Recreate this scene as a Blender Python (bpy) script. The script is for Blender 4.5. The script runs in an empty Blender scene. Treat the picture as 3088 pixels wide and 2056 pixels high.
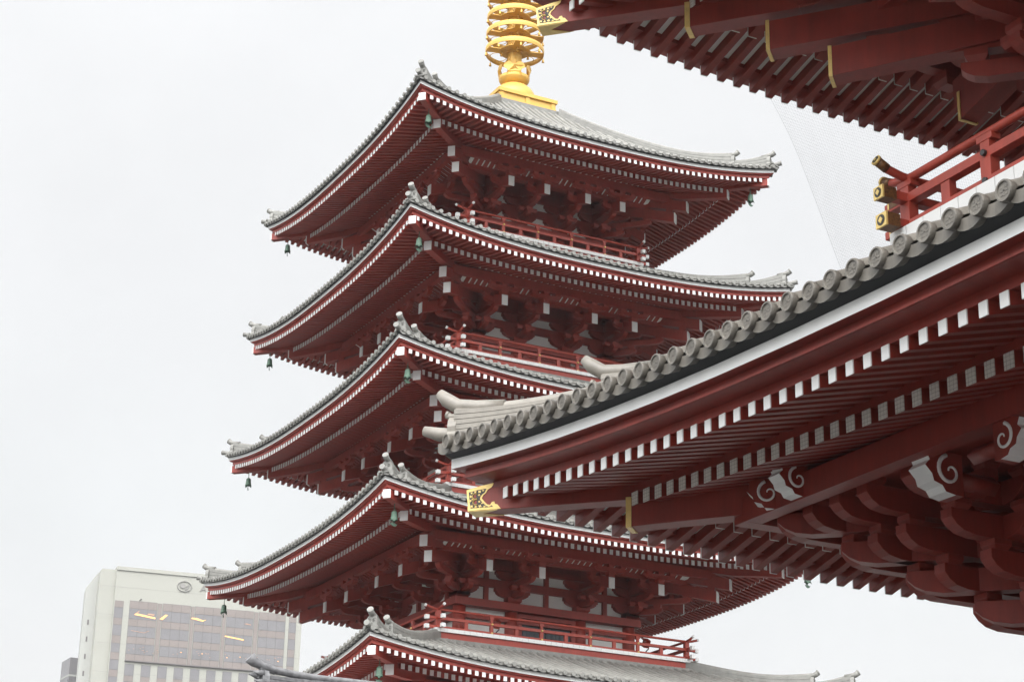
import bpy, bmesh, math, random
from mathutils import Vector, Matrix
import numpy as np
random.seed(7)
S = bpy.context.scene
COL = S.collection
PI = math.pi

# ------------------------------------------------------------------ camera
CAM = Vector((-30.97953, -61.16819, 1.6))
cam_d = bpy.data.cameras.new("camera")
cam = bpy.data.objects.new("camera", cam_d); COL.objects.link(cam)
yaw, pit, rol = math.radians(63.02769), math.radians(20.142704), math.radians(1.229427)
fw = Vector((math.cos(pit)*math.cos(yaw), math.cos(pit)*math.sin(yaw), math.sin(pit)))
r0 = Vector((math.sin(yaw), -math.cos(yaw), 0)); u0 = r0.cross(fw)
rt = r0*math.cos(rol) + u0*math.sin(rol); up = u0*math.cos(rol) - r0*math.sin(rol)
M = Matrix((rt, up, -fw)).transposed().to_4x4(); M.translation = CAM
cam.matrix_world = M
cam_d.sensor_width = 36.0; cam_d.lens = 36.0*6049.4308/3088.0
cam_d.clip_start = 0.1; cam_d.clip_end = 3000
S.camera = cam
S.render.resolution_x = 1024; S.render.resolution_y = 681

# ------------------------------------------------------------------ sky, sun, exposure
SUN_AZ = math.radians(-128); SUN_EL = math.radians(46)      # overcast: the brightest part of the cloud
w = bpy.data.worlds.new("World"); S.world = w; w.use_nodes = True
nt = w.node_tree; nt.nodes.clear()
def N(t, **k):
    n = nt.nodes.new(t)
    for a, b in k.items(): setattr(n, a, b)
    return n
def LK(a, b): nt.links.new(a, b)
out = N('ShaderNodeOutputWorld'); bg = N('ShaderNodeBackground'); bg.inputs[1].default_value = 0.1
sky = N('ShaderNodeTexSky', sky_type='NISHITA'); sky.sun_disc = False
sky.sun_elevation = SUN_EL; sky.sun_rotation = math.radians(90)-SUN_AZ
sky.air_density = 1.0; sky.dust_density = 6.0
hsv = N('ShaderNodeHueSaturation'); hsv.inputs['Saturation'].default_value = 0.25; hsv.inputs['Value'].default_value = 0.6
LK(sky.outputs[0], hsv.inputs['Color'])
tc = N('ShaderNodeTexCoord'); sep = N('ShaderNodeSeparateXYZ'); LK(tc.outputs['Generated'], sep.inputs[0])
ramp = N('ShaderNodeValToRGB')            # cloud deck: brighter overhead than at the horizon
el = ramp.color_ramp.elements
el[0].position = 0.0; el[0].color = (0.07, 0.072, 0.075, 1)      # the surrounding city blocks the lowest sky
el[1].position = 1.0; el[1].color = (1, 1, 1, 1)
for p, c in ((0.10, (0.12, 0.122, 0.125, 1)), (0.16, (0.478, 0.482, 0.486, 1)), (0.25, (0.45, 0.462, 0.468, 1)), (0.36, (0.474, 0.48, 0.489, 1)), (0.5, (0.49, 0.495, 0.503, 1)), (0.72, (0.8, 0.8, 0.81, 1))):
    e = el.new(p); e.color = c
LK(sep.outputs['Z'], ramp.inputs[0])
noi = N('ShaderNodeTexNoise'); noi.inputs['Scale'].default_value = 4.5; noi.inputs['Detail'].default_value = 5; noi.inputs['Roughness'].default_value = 0.5
LK(tc.outputs['Generated'], noi.inputs['Vector'])
nr = N('ShaderNodeMapRange'); nr.inputs[1].default_value = 0.3; nr.inputs[2].default_value = 0.7; nr.inputs[3].default_value = 18.3; nr.inputs[4].default_value = 20.6
LK(noi.outputs[0], nr.inputs[0])
mul = N('ShaderNodeVectorMath', operation='SCALE'); LK(ramp.outputs[0], mul.inputs[0]); LK(nr.outputs[0], mul.inputs['Scale'])
# the cloud is brighter round the hidden sun, behind the viewer
dt = N('ShaderNodeVectorMath', operation='DOT_PRODUCT'); LK(tc.outputs['Generated'], dt.inputs[0]); dt.inputs[1].default_value = (math.cos(SUN_AZ), math.sin(SUN_AZ), 0.0)
dr = N('ShaderNodeMapRange', interpolation_type='SMOOTHSTEP'); dr.inputs[1].default_value = -0.35; dr.inputs[2].default_value = 0.9; dr.inputs[3].default_value = 0.0; dr.inputs[4].default_value = 3.8
LK(dt.outputs['Value'], dr.inputs[0])
er = N('ShaderNodeMapRange', interpolation_type='SMOOTHSTEP'); er.inputs[1].default_value = 0.0; er.inputs[2].default_value = 0.42; LK(sep.outputs['Z'], er.inputs[0])
m1 = N('ShaderNodeMath', operation='MULTIPLY_ADD'); LK(dr.outputs[0], m1.inputs[0]); LK(er.outputs[0], m1.inputs[1]); m1.inputs[2].default_value = 1.0
mul2 = N('ShaderNodeVectorMath', operation='SCALE'); LK(mul.outputs[0], mul2.inputs[0]); LK(m1.outputs[0], mul2.inputs['Scale'])
mx = N('ShaderNodeMix', data_type='RGBA'); mx.inputs[0].default_value = 0.96
LK(hsv.outputs[0], mx.inputs[6]); LK(mul2.outputs[0], mx.inputs[7]); LK(mx.outputs[2], bg.inputs[0]); LK(bg.outputs[0], out.inputs[0])

sun_d = bpy.data.lights.new("sun", 'SUN'); sun_d.energy = 1.5; sun_d.angle = math.radians(40); sun_d.color = (1, 0.97, 0.93)
sun = bpy.data.objects.new("sun", sun_d); COL.objects.link(sun)
sd = Vector((math.cos(SUN_EL)*math.cos(SUN_AZ), math.cos(SUN_EL)*math.sin(SUN_AZ), math.sin(SUN_EL)))
sun.rotation_euler = sd.to_track_quat('Z', 'Y').to_euler()
S.view_settings.view_transform = 'Standard'; S.view_settings.look = 'None'
S.view_settings.exposure = 0.0; S.view_settings.gamma = 1.0
try: S.cycles.max_bounces = 8; S.cycles.diffuse_bounces = 5
except Exception: pass

# ------------------------------------------------------------------ materials
MATS = {}
def mat(name, col, rough=0.5, metal=0.0, var=0.12, scale=3.0, spec=0.5, bump=0.0, emit=None, stain=None, streak=False, island=0.0, weather=0.0):
    m = bpy.data.materials.new(name); m.use_nodes = True; t = m.node_tree; b = t.nodes['Principled BSDF']
    b.inputs['Roughness'].default_value = rough; b.inputs['Metallic'].default_value = metal
    b.inputs['Specular IOR Level'].default_value = spec
    g = t.nodes.new('ShaderNodeNewGeometry'); no = t.nodes.new('ShaderNodeTexNoise')
    no.inputs['Scale'].default_value = scale; no.inputs['Detail'].default_value = 6; no.inputs['Roughness'].default_value = 0.65
    if streak:
        mp = t.nodes.new('ShaderNodeMapping'); mp.inputs['Scale'].default_value = (1, 1, 0.15); t.links.new(g.outputs['Position'], mp.inputs['Vector']); t.links.new(mp.outputs[0], no.inputs['Vector'])
    else: t.links.new(g.outputs['Position'], no.inputs['Vector'])
    r = t.nodes.new('ShaderNodeValToRGB'); e = r.color_ramp.elements
    c2 = stain if stain else tuple(x*(1-var*2) for x in col)
    e[0].position = 0.3; e[0].color = (*c2, 1); e[1].position = 0.62; e[1].color = (*col, 1)
    if not stain:
        x = e.new(0.8); x.color = (*[min(1, v*(1+var*0.6)) for v in col], 1)
    t.links.new(no.outputs[0], r.inputs[0]); t.links.new(r.outputs[0], b.inputs['Base Color'])
    mr = t.nodes.new('ShaderNodeMapRange'); mr.inputs[3].default_value = max(0.05, rough-0.12); mr.inputs[4].default_value = min(1, rough+0.12)
    t.links.new(no.outputs[0], mr.inputs[0]); t.links.new(mr.outputs[0], b.inputs['Roughness'])
    if island:
        rm_ = t.nodes.new('ShaderNodeMapRange'); rm_.inputs[3].default_value = 1-island; rm_.inputs[4].default_value = 1+island; t.links.new(g.outputs['Random Per Island'], rm_.inputs[0])
        vs = t.nodes.new('ShaderNodeVectorMath'); vs.operation = 'SCALE'; t.links.new(r.outputs[0], vs.inputs[0]); t.links.new(rm_.outputs[0], vs.inputs['Scale']); t.links.new(vs.outputs[0], b.inputs['Base Color'])
    if weather:
        n2 = t.nodes.new('ShaderNodeTexNoise'); n2.inputs['Scale'].default_value = 9.0; n2.inputs['Detail'].default_value = 8; n2.inputs['Roughness'].default_value = 0.7
        mp = t.nodes.new('ShaderNodeMapping'); mp.inputs['Scale'].default_value = (1, 1, 0.12); t.links.new(g.outputs['Position'], mp.inputs['Vector']); t.links.new(mp.outputs[0], n2.inputs['Vector'])
        r2 = t.nodes.new('ShaderNodeMapRange'); r2.inputs[1].default_value = 0.35; r2.inputs[2].default_value = 0.7; r2.inputs[3].default_value = 1-weather; r2.inputs[4].default_value = 1+weather*0.5; t.links.new(n2.outputs[0], r2.inputs[0])
        vs = t.nodes.new('ShaderNodeVectorMath'); vs.operation = 'SCALE'; t.links.new(r.outputs[0], vs.inputs[0]); t.links.new(r2.outputs[0], vs.inputs['Scale']); t.links.new(vs.outputs[0], b.inputs['Base Color'])
    if bump:
        bp = t.nodes.new('ShaderNodeBump'); bp.inputs['Strength'].default_value = bump; bp.inputs['Distance'].default_value = 0.02
        t.links.new(no.outputs[0], bp.inputs['Height']); t.links.new(bp.outputs[0], b.inputs['Normal'])
    if emit:
        b.inputs['Emission Color'].default_value = (*emit[0], 1); b.inputs['Emission Strength'].default_value = emit[1]
    MATS[name] = m
    return name
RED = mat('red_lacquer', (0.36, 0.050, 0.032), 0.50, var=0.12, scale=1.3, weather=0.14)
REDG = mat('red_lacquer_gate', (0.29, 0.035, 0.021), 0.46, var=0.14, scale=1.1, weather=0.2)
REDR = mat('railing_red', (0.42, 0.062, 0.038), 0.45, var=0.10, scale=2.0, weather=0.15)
WHITE = mat('white_paint', (0.82, 0.82, 0.80), 0.55, var=0.03, scale=2.0)
PLAST = mat('white_plaster', (0.86, 0.86, 0.82), 0.8, var=0.03, scale=1.2)
TILE = mat('pagoda_tile', (0.235, 0.232, 0.213), 0.5, var=0.14, scale=4.0, island=0.10)
TILEG = mat('gate_tile', (0.16, 0.147, 0.126), 0.40, var=0.16, scale=5.0, bump=0.08, island=0.12)
TILER = mat('gate_ridge_tile', (0.25, 0.23, 0.197), 0.42, var=0.12, scale=7.0, bump=0.05, island=0.08)
TILEO = mat('old_grey_tile', (0.17, 0.17, 0.175), 0.45, var=0.25, scale=9.0, bump=0.1, island=0.12)
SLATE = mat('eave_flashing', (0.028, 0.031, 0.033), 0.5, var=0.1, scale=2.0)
GOLD = mat('gold_leaf', (0.66, 0.40, 0.085), 0.42, 0.15, var=0.06, scale=5.0)
GOLDF = mat('gold_fitting', (0.82, 0.60, 0.21), 0.38, 0.25, var=0.08, scale=12.0)
DARK = mat('dark_recess', (0.05, 0.02, 0.016), 0.8, var=0.1)
BLACKM = mat('engraved_dark', (0.05, 0.045, 0.035), 0.5, var=0.1)
BRONZE = mat('green_bronze', (0.11, 0.19, 0.135), 0.55, 0.2, var=0.2, scale=14.0)
DOORM = mat('door_panel', (0.075, 0.085, 0.095), 0.5, var=0.06)
STONE = mat('paving', (0.05, 0.049, 0.047), 0.5, var=0.15, scale=0.4)
CONC = mat('tower_cladding', (0.34, 0.34, 0.30), 0.7, var=0.03, scale=0.08)
CONC2 = mat('tower_side_cladding', (0.37, 0.375, 0.35), 0.7, var=0.02, scale=0.08)
GLASS = mat('tower_glass', (0.235, 0.205, 0.19), 0.3, var=0.05, scale=0.25, spec=0.2)
GLASS2 = mat('tower_glass_vision', (0.20, 0.195, 0.20), 0.3, var=0.07, scale=0.25, spec=0.2)
MULL = mat('tower_mullion', (0.14, 0.125, 0.125), 0.5)
LAMP = mat('lit_lamp', (0.9, 0.5, 0.2), 0.5, emit=((1.0, 0.46, 0.10), 0.85))
LAMP2 = mat('dim_lamp', (0.4, 0.25, 0.18), 0.5, emit=((1.0, 0.42, 0.18), 0.16))
SIGN = mat('sign_metal', (0.25, 0.24, 0.225), 0.5, var=0.04)
NETM = mat('net_cord', (0.30, 0.30, 0.31), 0.8)
ENGR = mat('engraved_gilt', (0.20, 0.095, 0.03), 0.45, 0.2, scale=26.0, stain=(0.045, 0.018, 0.012))
BOLT = mat('dark_bolt', (0.06, 0.055, 0.055), 0.4, 0.3)
PLINTH = mat('grey_stone', (0.3, 0.29, 0.28), 0.7, var=0.12, scale=1.0)
# thin grid marks (wire guard) on the gate's inner rafter ends
def grid_mat():
    m = bpy.data.materials.new('guarded_white_end'); m.use_nodes = True; t = m.node_tree; b = t.nodes['Principled BSDF']
    g = t.nodes.new('ShaderNodeNewGeometry'); br = t.nodes.new('ShaderNodeTexBrick')
    cb = t.nodes.new('ShaderNodeSeparateXYZ'); cc = t.nodes.new('ShaderNodeCombineXYZ'); ad = t.nodes.new('ShaderNodeMath')
    t.links.new(g.outputs['Position'], cb.inputs[0]); t.links.new(cb.outputs['X'], ad.inputs[0]); t.links.new(cb.outputs['Y'], ad.inputs[1])
    t.links.new(ad.outputs[0], cc.inputs[0]); t.links.new(cb.outputs['Z'], cc.inputs[1]); t.links.new(cc.outputs[0], br.inputs['Vector'])
    br.offset = 0; br.inputs['Scale'].default_value = 1.0; br.inputs['Mortar Size'].default_value = 0.0022
    br.inputs['Brick Width'].default_value = 0.06; br.inputs['Row Height'].default_value = 0.048
    br.inputs['Color1'].default_value = (0.72, 0.70, 0.64, 1); br.inputs['Color2'].default_value = (0.70, 0.68, 0.62, 1); br.inputs['Mortar'].default_value = (0.3, 0.26, 0.23, 1)
    t.links.new(br.outputs[0], b.inputs['Base Color']); b.inputs['Roughness'].default_value = 0.6
    MATS['guarded_white_end'] = m; return 'guarded_white_end'
GEND = grid_mat()

# ------------------------------------------------------------------ mesh builder
class MB:
    def __init__(s): s.v = []; s.f = []; s.m = []; s.sm = []
    def face(s, idx, m, smooth=False): s.f.append(tuple(idx)); s.m.append(m); s.sm.append(smooth)
    def poly(s, pts, m, smooth=False):
        b = len(s.v); s.v += [tuple(p) for p in pts]; s.face(range(b, b+len(pts)), m, smooth)
    def hexa(s, p, m, ends=None):
        """8 points: 0-3 first end loop, 4-7 second end loop; ends=(m_first, m_second)"""
        b = len(s.v); s.v += [tuple(q) for q in p]
        e0, e1 = ends if ends else (m, m)
        s.face((b, b+3, b+2, b+1), e0); s.face((b+4, b+5, b+6, b+7), e1)
        for i in range(4):
            j = (i+1) % 4; s.face((b+i, b+j, b+4+j, b+4+i), m)
    def box(s, c, h, m, R=None):
        pts = []
        for x in (-1, 1):
            for y, z in ((-1, -1), (1, -1), (1, 1), (-1, 1)):
                q = Vector((x*h[0], y*h[1], z*h[2]))
                if R is not None: q = R @ q
                pts.append((c[0]+q.x, c[1]+q.y, c[2]+q.z))
        s.hexa(pts, m)
    def bx(s, x0, x1, y0, y1, z0, z1, m): s.box(((x0+x1)/2, (y0+y1)/2, (z0+z1)/2), (abs(x1-x0)/2, abs(y1-y0)/2, abs(z1-z0)/2), m)
    def extrude(s, poly, fr, w, m, mside=None, edge=None):
        """poly of (a,b); fr(a,b,c)->point; extruded c from -w/2 to w/2; edge(i) gives the material of side quad i"""
        n = len(poly); b = len(s.v)
        s.v += [tuple(fr(a, c, -w/2)) for a, c in poly] + [tuple(fr(a, c, w/2)) for a, c in poly]
        s.face(tuple(range(b+n-1, b-1, -1)), mside or m); s.face(tuple(range(b+n, b+2*n)), mside or m)
        for i in range(n):
            j = (i+1) % n; s.face((b+i, b+j, b+n+j, b+n+i), edge(i) if edge else m)
    def tube(s, pts, r, m, n=8, caps=True, capm=None, smooth=True):
        P = [Vector(p) for p in pts]; rings = []
        rr = r if isinstance(r, (list, tuple)) else [r]*len(P)
        up_ = None
        for i, p in enumerate(P):
            d = (P[min(i+1, len(P)-1)] - P[max(i-1, 0)]).normalized()
            if up_ is None:
                a = Vector((0, 0, 1)) if abs(d.z) < 0.9 else Vector((1, 0, 0))
                up_ = (a - d*a.dot(d)).normalized()
            else: up_ = (up_ - d*up_.dot(d)).normalized()
            q = d.cross(up_); b = len(s.v)
            s.v += [tuple(p + (up_*math.cos(2*PI*k/n) + q*math.sin(2*PI*k/n))*rr[i]) for k in range(n)]
            rings.append(b)
        for a, b in zip(rings, rings[1:]):
            for k in range(n):
                l = (k+1) % n; s.face((a+k, a+l, b+l, b+k), m, smooth)
        if caps:
            s.face(tuple(range(rings[0]+n-1, rings[0]-1, -1)), capm or m); s.face(tuple(range(rings[-1], rings[-1]+n)), capm or m)
    def lathe(s, prof, c, m, n=24, smooth=True, cap=True):
        rings = []
        for r, z in prof:
            b = len(s.v); s.v += [(c[0]+r*math.cos(2*PI*k/n), c[1]+r*math.sin(2*PI*k/n), c[2]+z) for k in range(n)]; rings.append(b)
        for a, b in zip(rings, rings[1:]):
            for k in range(n):
                l = (k+1) % n; s.face((a+k, a+l, b+l, b+k), m, smooth)
        if cap:
            if prof[0][0] > 1e-4: s.face(tuple(range(rings[0]+n-1, rings[0]-1, -1)), m)
            if prof[-1][0] > 1e-4: s.face(tuple(range(rings[-1], rings[-1]+n)), m)
    def ball(s, c, r, m, sx=1, sy=1, sz=1, n=10):
        prof = [(max(1e-5, r*math.sin(PI*i/n)), -r*math.cos(PI*i/n)) for i in range(n+1)]
        b = len(s.v); s.lathe(prof, (0, 0, 0), m, n, True, False)
        for i in range(b, len(s.v)):
            x, y, z = s.v[i]; s.v[i] = (c[0]+x*sx, c[1]+y*sy, c[2]+z*sz)
    def build(s, name, parent=None, bevel=0, recalc=True):
        me = bpy.data.meshes.new(name); me.from_pydata(s.v, [], s.f)
        names = list(dict.fromkeys(s.m)); ix = {k: i for i, k in enumerate(names)}
        for k in names: me.materials.append(MATS[k])
        me.polygons.foreach_set('material_index', [ix[k] for k in s.m]); me.polygons.foreach_set('use_smooth', s.sm)
        if recalc:
            bm = bmesh.new(); bm.from_mesh(me); bmesh.ops.recalc_face_normals(bm, faces=bm.faces); bm.to_mesh(me); bm.free()
        me.update()
        o = bpy.data.objects.new(name, me); COL.objects.link(o)
        if parent is not None: o.parent = parent
        if bevel:
            b = o.modifiers.new('bevel', 'BEVEL'); b.width = bevel; b.segments = 2; b.limit_method = 'ANGLE'
        return o
def empty(name, loc=(0, 0, 0), label=None, cat=None, group=None, parent=None):
    o = bpy.data.objects.new(name, None); COL.objects.link(o); o.location = loc
    if label: tag(o, label, cat, group)
    if parent is not None: o.parent = parent
    return o
def tag(o, label=None, cat=None, group=None, kind=None):
    if label: o['label'] = label
    if cat: o['category'] = cat
    if group: o['group'] = group
    if kind: o['kind'] = kind
    return o
def dup(o, parent=None, loc=None, rot=None):
    c = o.copy(); COL.objects.link(c); c.parent = parent
    if loc is not None: c.location = loc
    if rot is not None: c.rotation_euler = (0, 0, rot)
    for ch in list(o.children):
        dup(ch, c)
    return c

# ------------------------------------------------------------------ ground
g = MB(); g.poly([(-1500, -1500, 0), (1500, -1500, 0), (1500, 1500, 0), (-1500, 1500, 0)], STONE)
tag(g.build('ground'), kind='structure')

# ------------------------------------------------------------------ generic eaves
class Side:
    """one side of a hipped roof: (s along the eave, o inward from the white edge, z) -> local point"""
    def __init__(q, k, A, L, zc, H, p, W):
        q.A, q.L, q.zc, q.H, q.p, q.W = A, L, zc, H, p, W
        a = k*PI/2; q.n = Vector((math.sin(a), -math.cos(a), 0)); q.t = Vector((math.cos(a), math.sin(a), 0)); q.k = k
    def pt(q, s, o, z): return q.n*(q.A-o) + q.t*s + Vector((0, 0, z))
    def lift(q, s, o=0.0):
        c = max(0.0, q.L-abs(s)); f = max(0.0, 1-c/q.W)**q.p
        return q.H*f*max(0.0, 1-max(0, o)/6.0)
    def z0(q): return q.zc - q.H
FR = [math.sin(x*PI/2) for x in np.linspace(-1, 1, 29)]
def sweep(mb, sd, prof, m, edge=None, trim=0.0, closed=True):
    n = len(prof); rings = []
    for f in FR:
        b = len(mb.v)
        for o, z in prof:
            s = f*(sd.L - o - trim); mb.v.append(tuple(sd.pt(s, o, sd.z0()+z+sd.lift(s, o))))
        rings.append(b)
    for a, b in zip(rings, rings[1:]):
        for i in range(n if closed else n-1):
            j = (i+1) % n; mb.face((a+i, a+j, b+j, b+i), edge[i] if edge else m)
    if closed:
        mb.face(tuple(range(rings[0], rings[0]+n)), m); mb.face(tuple(range(rings[-1]+n-1, rings[-1]-1, -1)), m)
def trapgrid(mb, sd, zf, o0, o1, m, no=6, smooth=False):
    rows = []
    for i in range(no+1):
        o = o0+(o1-o0)*i/no; b = len(mb.v)
        for f in FR:
            s = f*max(0.0, sd.L-o); mb.v.append(tuple(sd.pt(s, o, zf(s, o))))
        rows.append(b)
    n = len(FR)
    for a, b in zip(rows, rows[1:]):
        for i in range(n-1): mb.face((a+i, a+i+1, b+i+1, b+i), m, smooth)

PAG = dict(white=0.115, f1o=0.06, f1z=-0.152, kyo=0.13, kyz=-0.258, fo=0.135, fc=-0.327, fw=0.112, fh=0.142, fs=0.24, fin=1.5,
           bo=1.22, bc=-0.29, bw=0.118, bh=0.165, bs=0.30, pitch=0.2368, kio=0.10, beamw=0.16, red=RED, endf=WHITE, endb=WHITE,
           tp=0.2865, tr=0.062, td=0.072, tz=0.10, to=0.16, tile=TILE, c1=0.36, c2=0.055)
GAT = dict(white=0.14, f1o=0.15, f1z=-0.25, kyo=0.44, kyz=-0.372, fo=0.42, fc=-0.45, fw=0.125, fh=0.158, fs=0.26, fin=2.1,
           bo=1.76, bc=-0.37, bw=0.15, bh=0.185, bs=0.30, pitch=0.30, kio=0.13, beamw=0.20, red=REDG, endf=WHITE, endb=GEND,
           tp=0.373, tr=0.098, td=0.109, tz=0.205, to=0.24, tile=TILEG, c1=0.40, c2=0.04)
def rafter_z(sd, P, row, s, o):
    if row == 'f': return sd.z0()+P['fc']+P['fs']*(o-P['fo'])+sd.lift(s, o)
    return sd.z0()+P['bc']+P['bs']*(o-P['bo'])+sd.lift(s, o)
def one_rafter(mb, sd, P, row, s, oin):
    o0, ww, hh, em = (P['fo'], P['fw'], P['fh'], P['endf']) if row == 'f' else (P['bo'], P['bw'], P['bh'], P['endb'])
    lim = sd.L-abs(s)-P['beamw']*0.6
    o1 = min(oin, lim)
    if o1 < o0+0.08: return False
    def loop(o):
        z = rafter_z(sd, P, row, s, o)
        return [sd.pt(s-ww/2, o, z-hh/2), sd.pt(s+ww/2, o, z-hh/2), sd.pt(s+ww/2, o, z+hh/2), sd.pt(s-ww/2, o, z+hh/2)]
    a, b = loop(o0), loop(o1)
    c = 0.02                                                   # painted tip wraps the first centimetres
    mid = [x+(y-x)*(c/(o1-o0)) for x, y in zip(a, b)]
    mb.hexa(a+mid, em, (em, P['red'])); mb.hexa(mid+b, P['red'])
    return True
def rafter_positions(sd, P):
    n = int(sd.L/P['pitch']); return [(i+0.5)*P['pitch'] for i in range(-n-1, n+1)]
def eave_boards(mb, sd, P):
    wh = P['white']; r = P['red']
    sweep(mb, sd, [(0, 0), (0, -wh), (0.5, -wh), (0.5, 0)], WHITE, edge=[WHITE, r, r, SLATE])
    sweep(mb, sd, [(P['f1o'], -wh-0.002), (P['f1o'], P['f1z']), (P['f1o']+0.5, P['f1z']), (P['f1o']+0.5, -wh-0.002)], r)
    sweep(mb, sd, [(P['f1o']-0.018, P['f1z']+0.035), (P['f1o']-0.018, P['f1z']+0.004), (P['f1o']+0.1, P['f1z']+0.004), (P['f1o']+0.1, P['f1z']+0.035)], r)
    sweep(mb, sd, [(P['kyo'], P['f1z']-0.002), (P['kyo'], P['kyz']), (P['kyo']+0.3, P['kyz']+0.02), (P['kyo']+0.3, P['f1z']-0.002)], r)
    # dark flashing under the tiles
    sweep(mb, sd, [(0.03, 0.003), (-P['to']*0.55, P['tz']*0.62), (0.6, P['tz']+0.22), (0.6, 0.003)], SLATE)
    # kioi, the board riding on the inner rafter row, and boards above both rows
    bt = P['bc']+P['bh']/2
    sweep(mb, sd, [(P['bo']+0.03, bt+0.002), (P['bo']+0.03, bt+P['kio']), (P['bo']+0.25, bt+P['kio']+0.04), (P['bo']+0.25, bt+0.05)], r)
    trapgrid(mb, sd, lambda s, o: rafter_z(sd, P, 'f', s, o)+P['fh']/2+0.006, P['fo']+0.02, P['fin']+0.05, PLAST)
def deck(mb, sd, P, oin):
    trapgrid(mb, sd, lambda s, o: rafter_z(sd, P, 'b', s, o)+P['bh']/2+0.006, P['bo']+0.02, oin, P['red'])
def ztop(sd, P, s, d):
    return sd.z0()+P['tz']-0.03+P['c1']*(d+P['to'])+P['c2']*d*d+sd.lift(s, d)
def roof_side(mb, sd, P, D, detail=True, emboss=False):
    t = P['tile']
    trapgrid(mb, sd, lambda s, o: ztop(sd, P, s, o)-0.02, -P['to']*0.8, D, t, 8, True)
    n = int((sd.L-0.02)/P['tp']); r = P['tr']
    for i in range(-n, n+1):
        s = i*P['tp']; dm = min(D, sd.L-abs(s)-0.02)
        if dm < 0.05: dm = 0.05
        ks = max(2, int(dm/0.9)+1); rings = []
        for j in range(ks+1):
            d = -P['to'] + (dm+P['to'])*j/ks; z = ztop(sd, P, s, d)+0.02; b = len(mb.v)
            for a in (0, 0.2, 0.4, 0.5, 0.6, 0.8, 1.0):
                mb.v.append(tuple(sd.pt(s+r*math.cos(PI*a), d, z+r*math.sin(PI*a)-0.02)))
            rings.append(b)
        for a, b in zip(rings, rings[1:]):
            for k in range(6): mb.face((a+k, a+k+1, b+k+1, b+k), t, True)
        # round end disc with a rim
        zc = ztop(sd, P, s, -P['to'])+0.012; R = P['td']
        jz = random.uniform(-0.004, 0.004); jo = random.uniform(-0.006, 0.006)
        nn = 18 if emboss else 12; o_ = -P['to']-0.02+jo
        def ring(rad, o): 
            b = len(mb.v); mb.v.extend([tuple(sd.pt(s+rad*math.cos(2*PI*k/nn), o, zc+jz+rad*math.sin(2*PI*k/nn))) for k in range(nn)]); return b
        rs = [ring(R*0.97, o_+0.09), ring(R, o_+0.012), ring(R*0.96, o_)] + ([ring(R*0.80, o_), ring(R*0.76, o_+0.016)] if emboss else [])
        for a, b in zip(rs, rs[1:]):
            for k in range(nn): l = (k+1) % nn; mb.face((a+k, a+l, b+l, b+k), t, a == rs[0])
        mb.face(tuple(range(rs[-1], rs[-1]+nn)), t); mb.face(tuple(range(rs[0]+nn-1, rs[0]-1, -1)), t)
        if emboss:
            for dx, dz, hx, hz in ((0, 0, .052, .008), (0, 0, .008, .052), (.034, .036, .012, .010), (-.034, .036, .012, .010), (.034, -.036, .012, .010), (-.034, -.036, .012, .010)):
                c = sd.pt(s+dx, o_+0.012, zc+jz+dz)
                q = [sd.pt(s+dx+sx*hx, o_+oo, zc+jz+dz+sz*hz) for oo in (0.022, 0.012) for sx, sz in ((-1, -1), (1, -1), (1, 1), (-1, 1))]
                mb.hexa(q, t)
    # pan tiles: sagging front lips between the round rows
    for i in range(-n-1, n+1):
        sc = (i+0.5)*P['tp']; hw = P['tp']/2+(0.01 if emboss else -r*0.2)
        if abs(sc) > sd.L+0.02: continue
        for lay, (oo, dz, th) in enumerate(((-P['to']*0.80, 0.0, P['td']*0.5), (0.02, 0.02, 0.025)) if emboss else ((-P['to']*0.75, 0.0, P['td']*0.5),)):
            top = []; bot = []
            for f in (-1, -.66, -.33, 0, .33, .66, 1):
                s = sc+f*hw; z = ztop(sd, P, s, oo)+dz; q = 1-f*f
                top.append((s, z+P['td']*(0.15-0.55*q))); bot.append((s, (z-P['td']*((0.95+0.65*q) if emboss else (0.5+0.75*q))) if lay == 0 else (z+P['td']*(0.15-0.55*q)-th)))
            for k in range(6):
                a, b, c, d = top[k], top[k+1], bot[k+1], bot[k]
                mb.hexa([sd.pt(p[0], oo, p[1]) for p in (a, b, c, d)] + [sd.pt(p[0], oo+0.30, p[1]+0.30*P['c1']) for p in (a, b, c, d)], t)
class Hip:
    def __init__(q, sx, sy, Ax, Ay): q.sx, q.sy, q.Ax, q.Ay = sx, sy, Ax, Ay; q.e = Vector((sx, sy, 0)).normalized(); q.p = Vector((-sy, sx, 0)).normalized()
    def pt(q, d, side, z): return Vector((q.sx*(q.Ax-d), q.sy*(q.Ay-d), z)) + q.p*side
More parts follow.
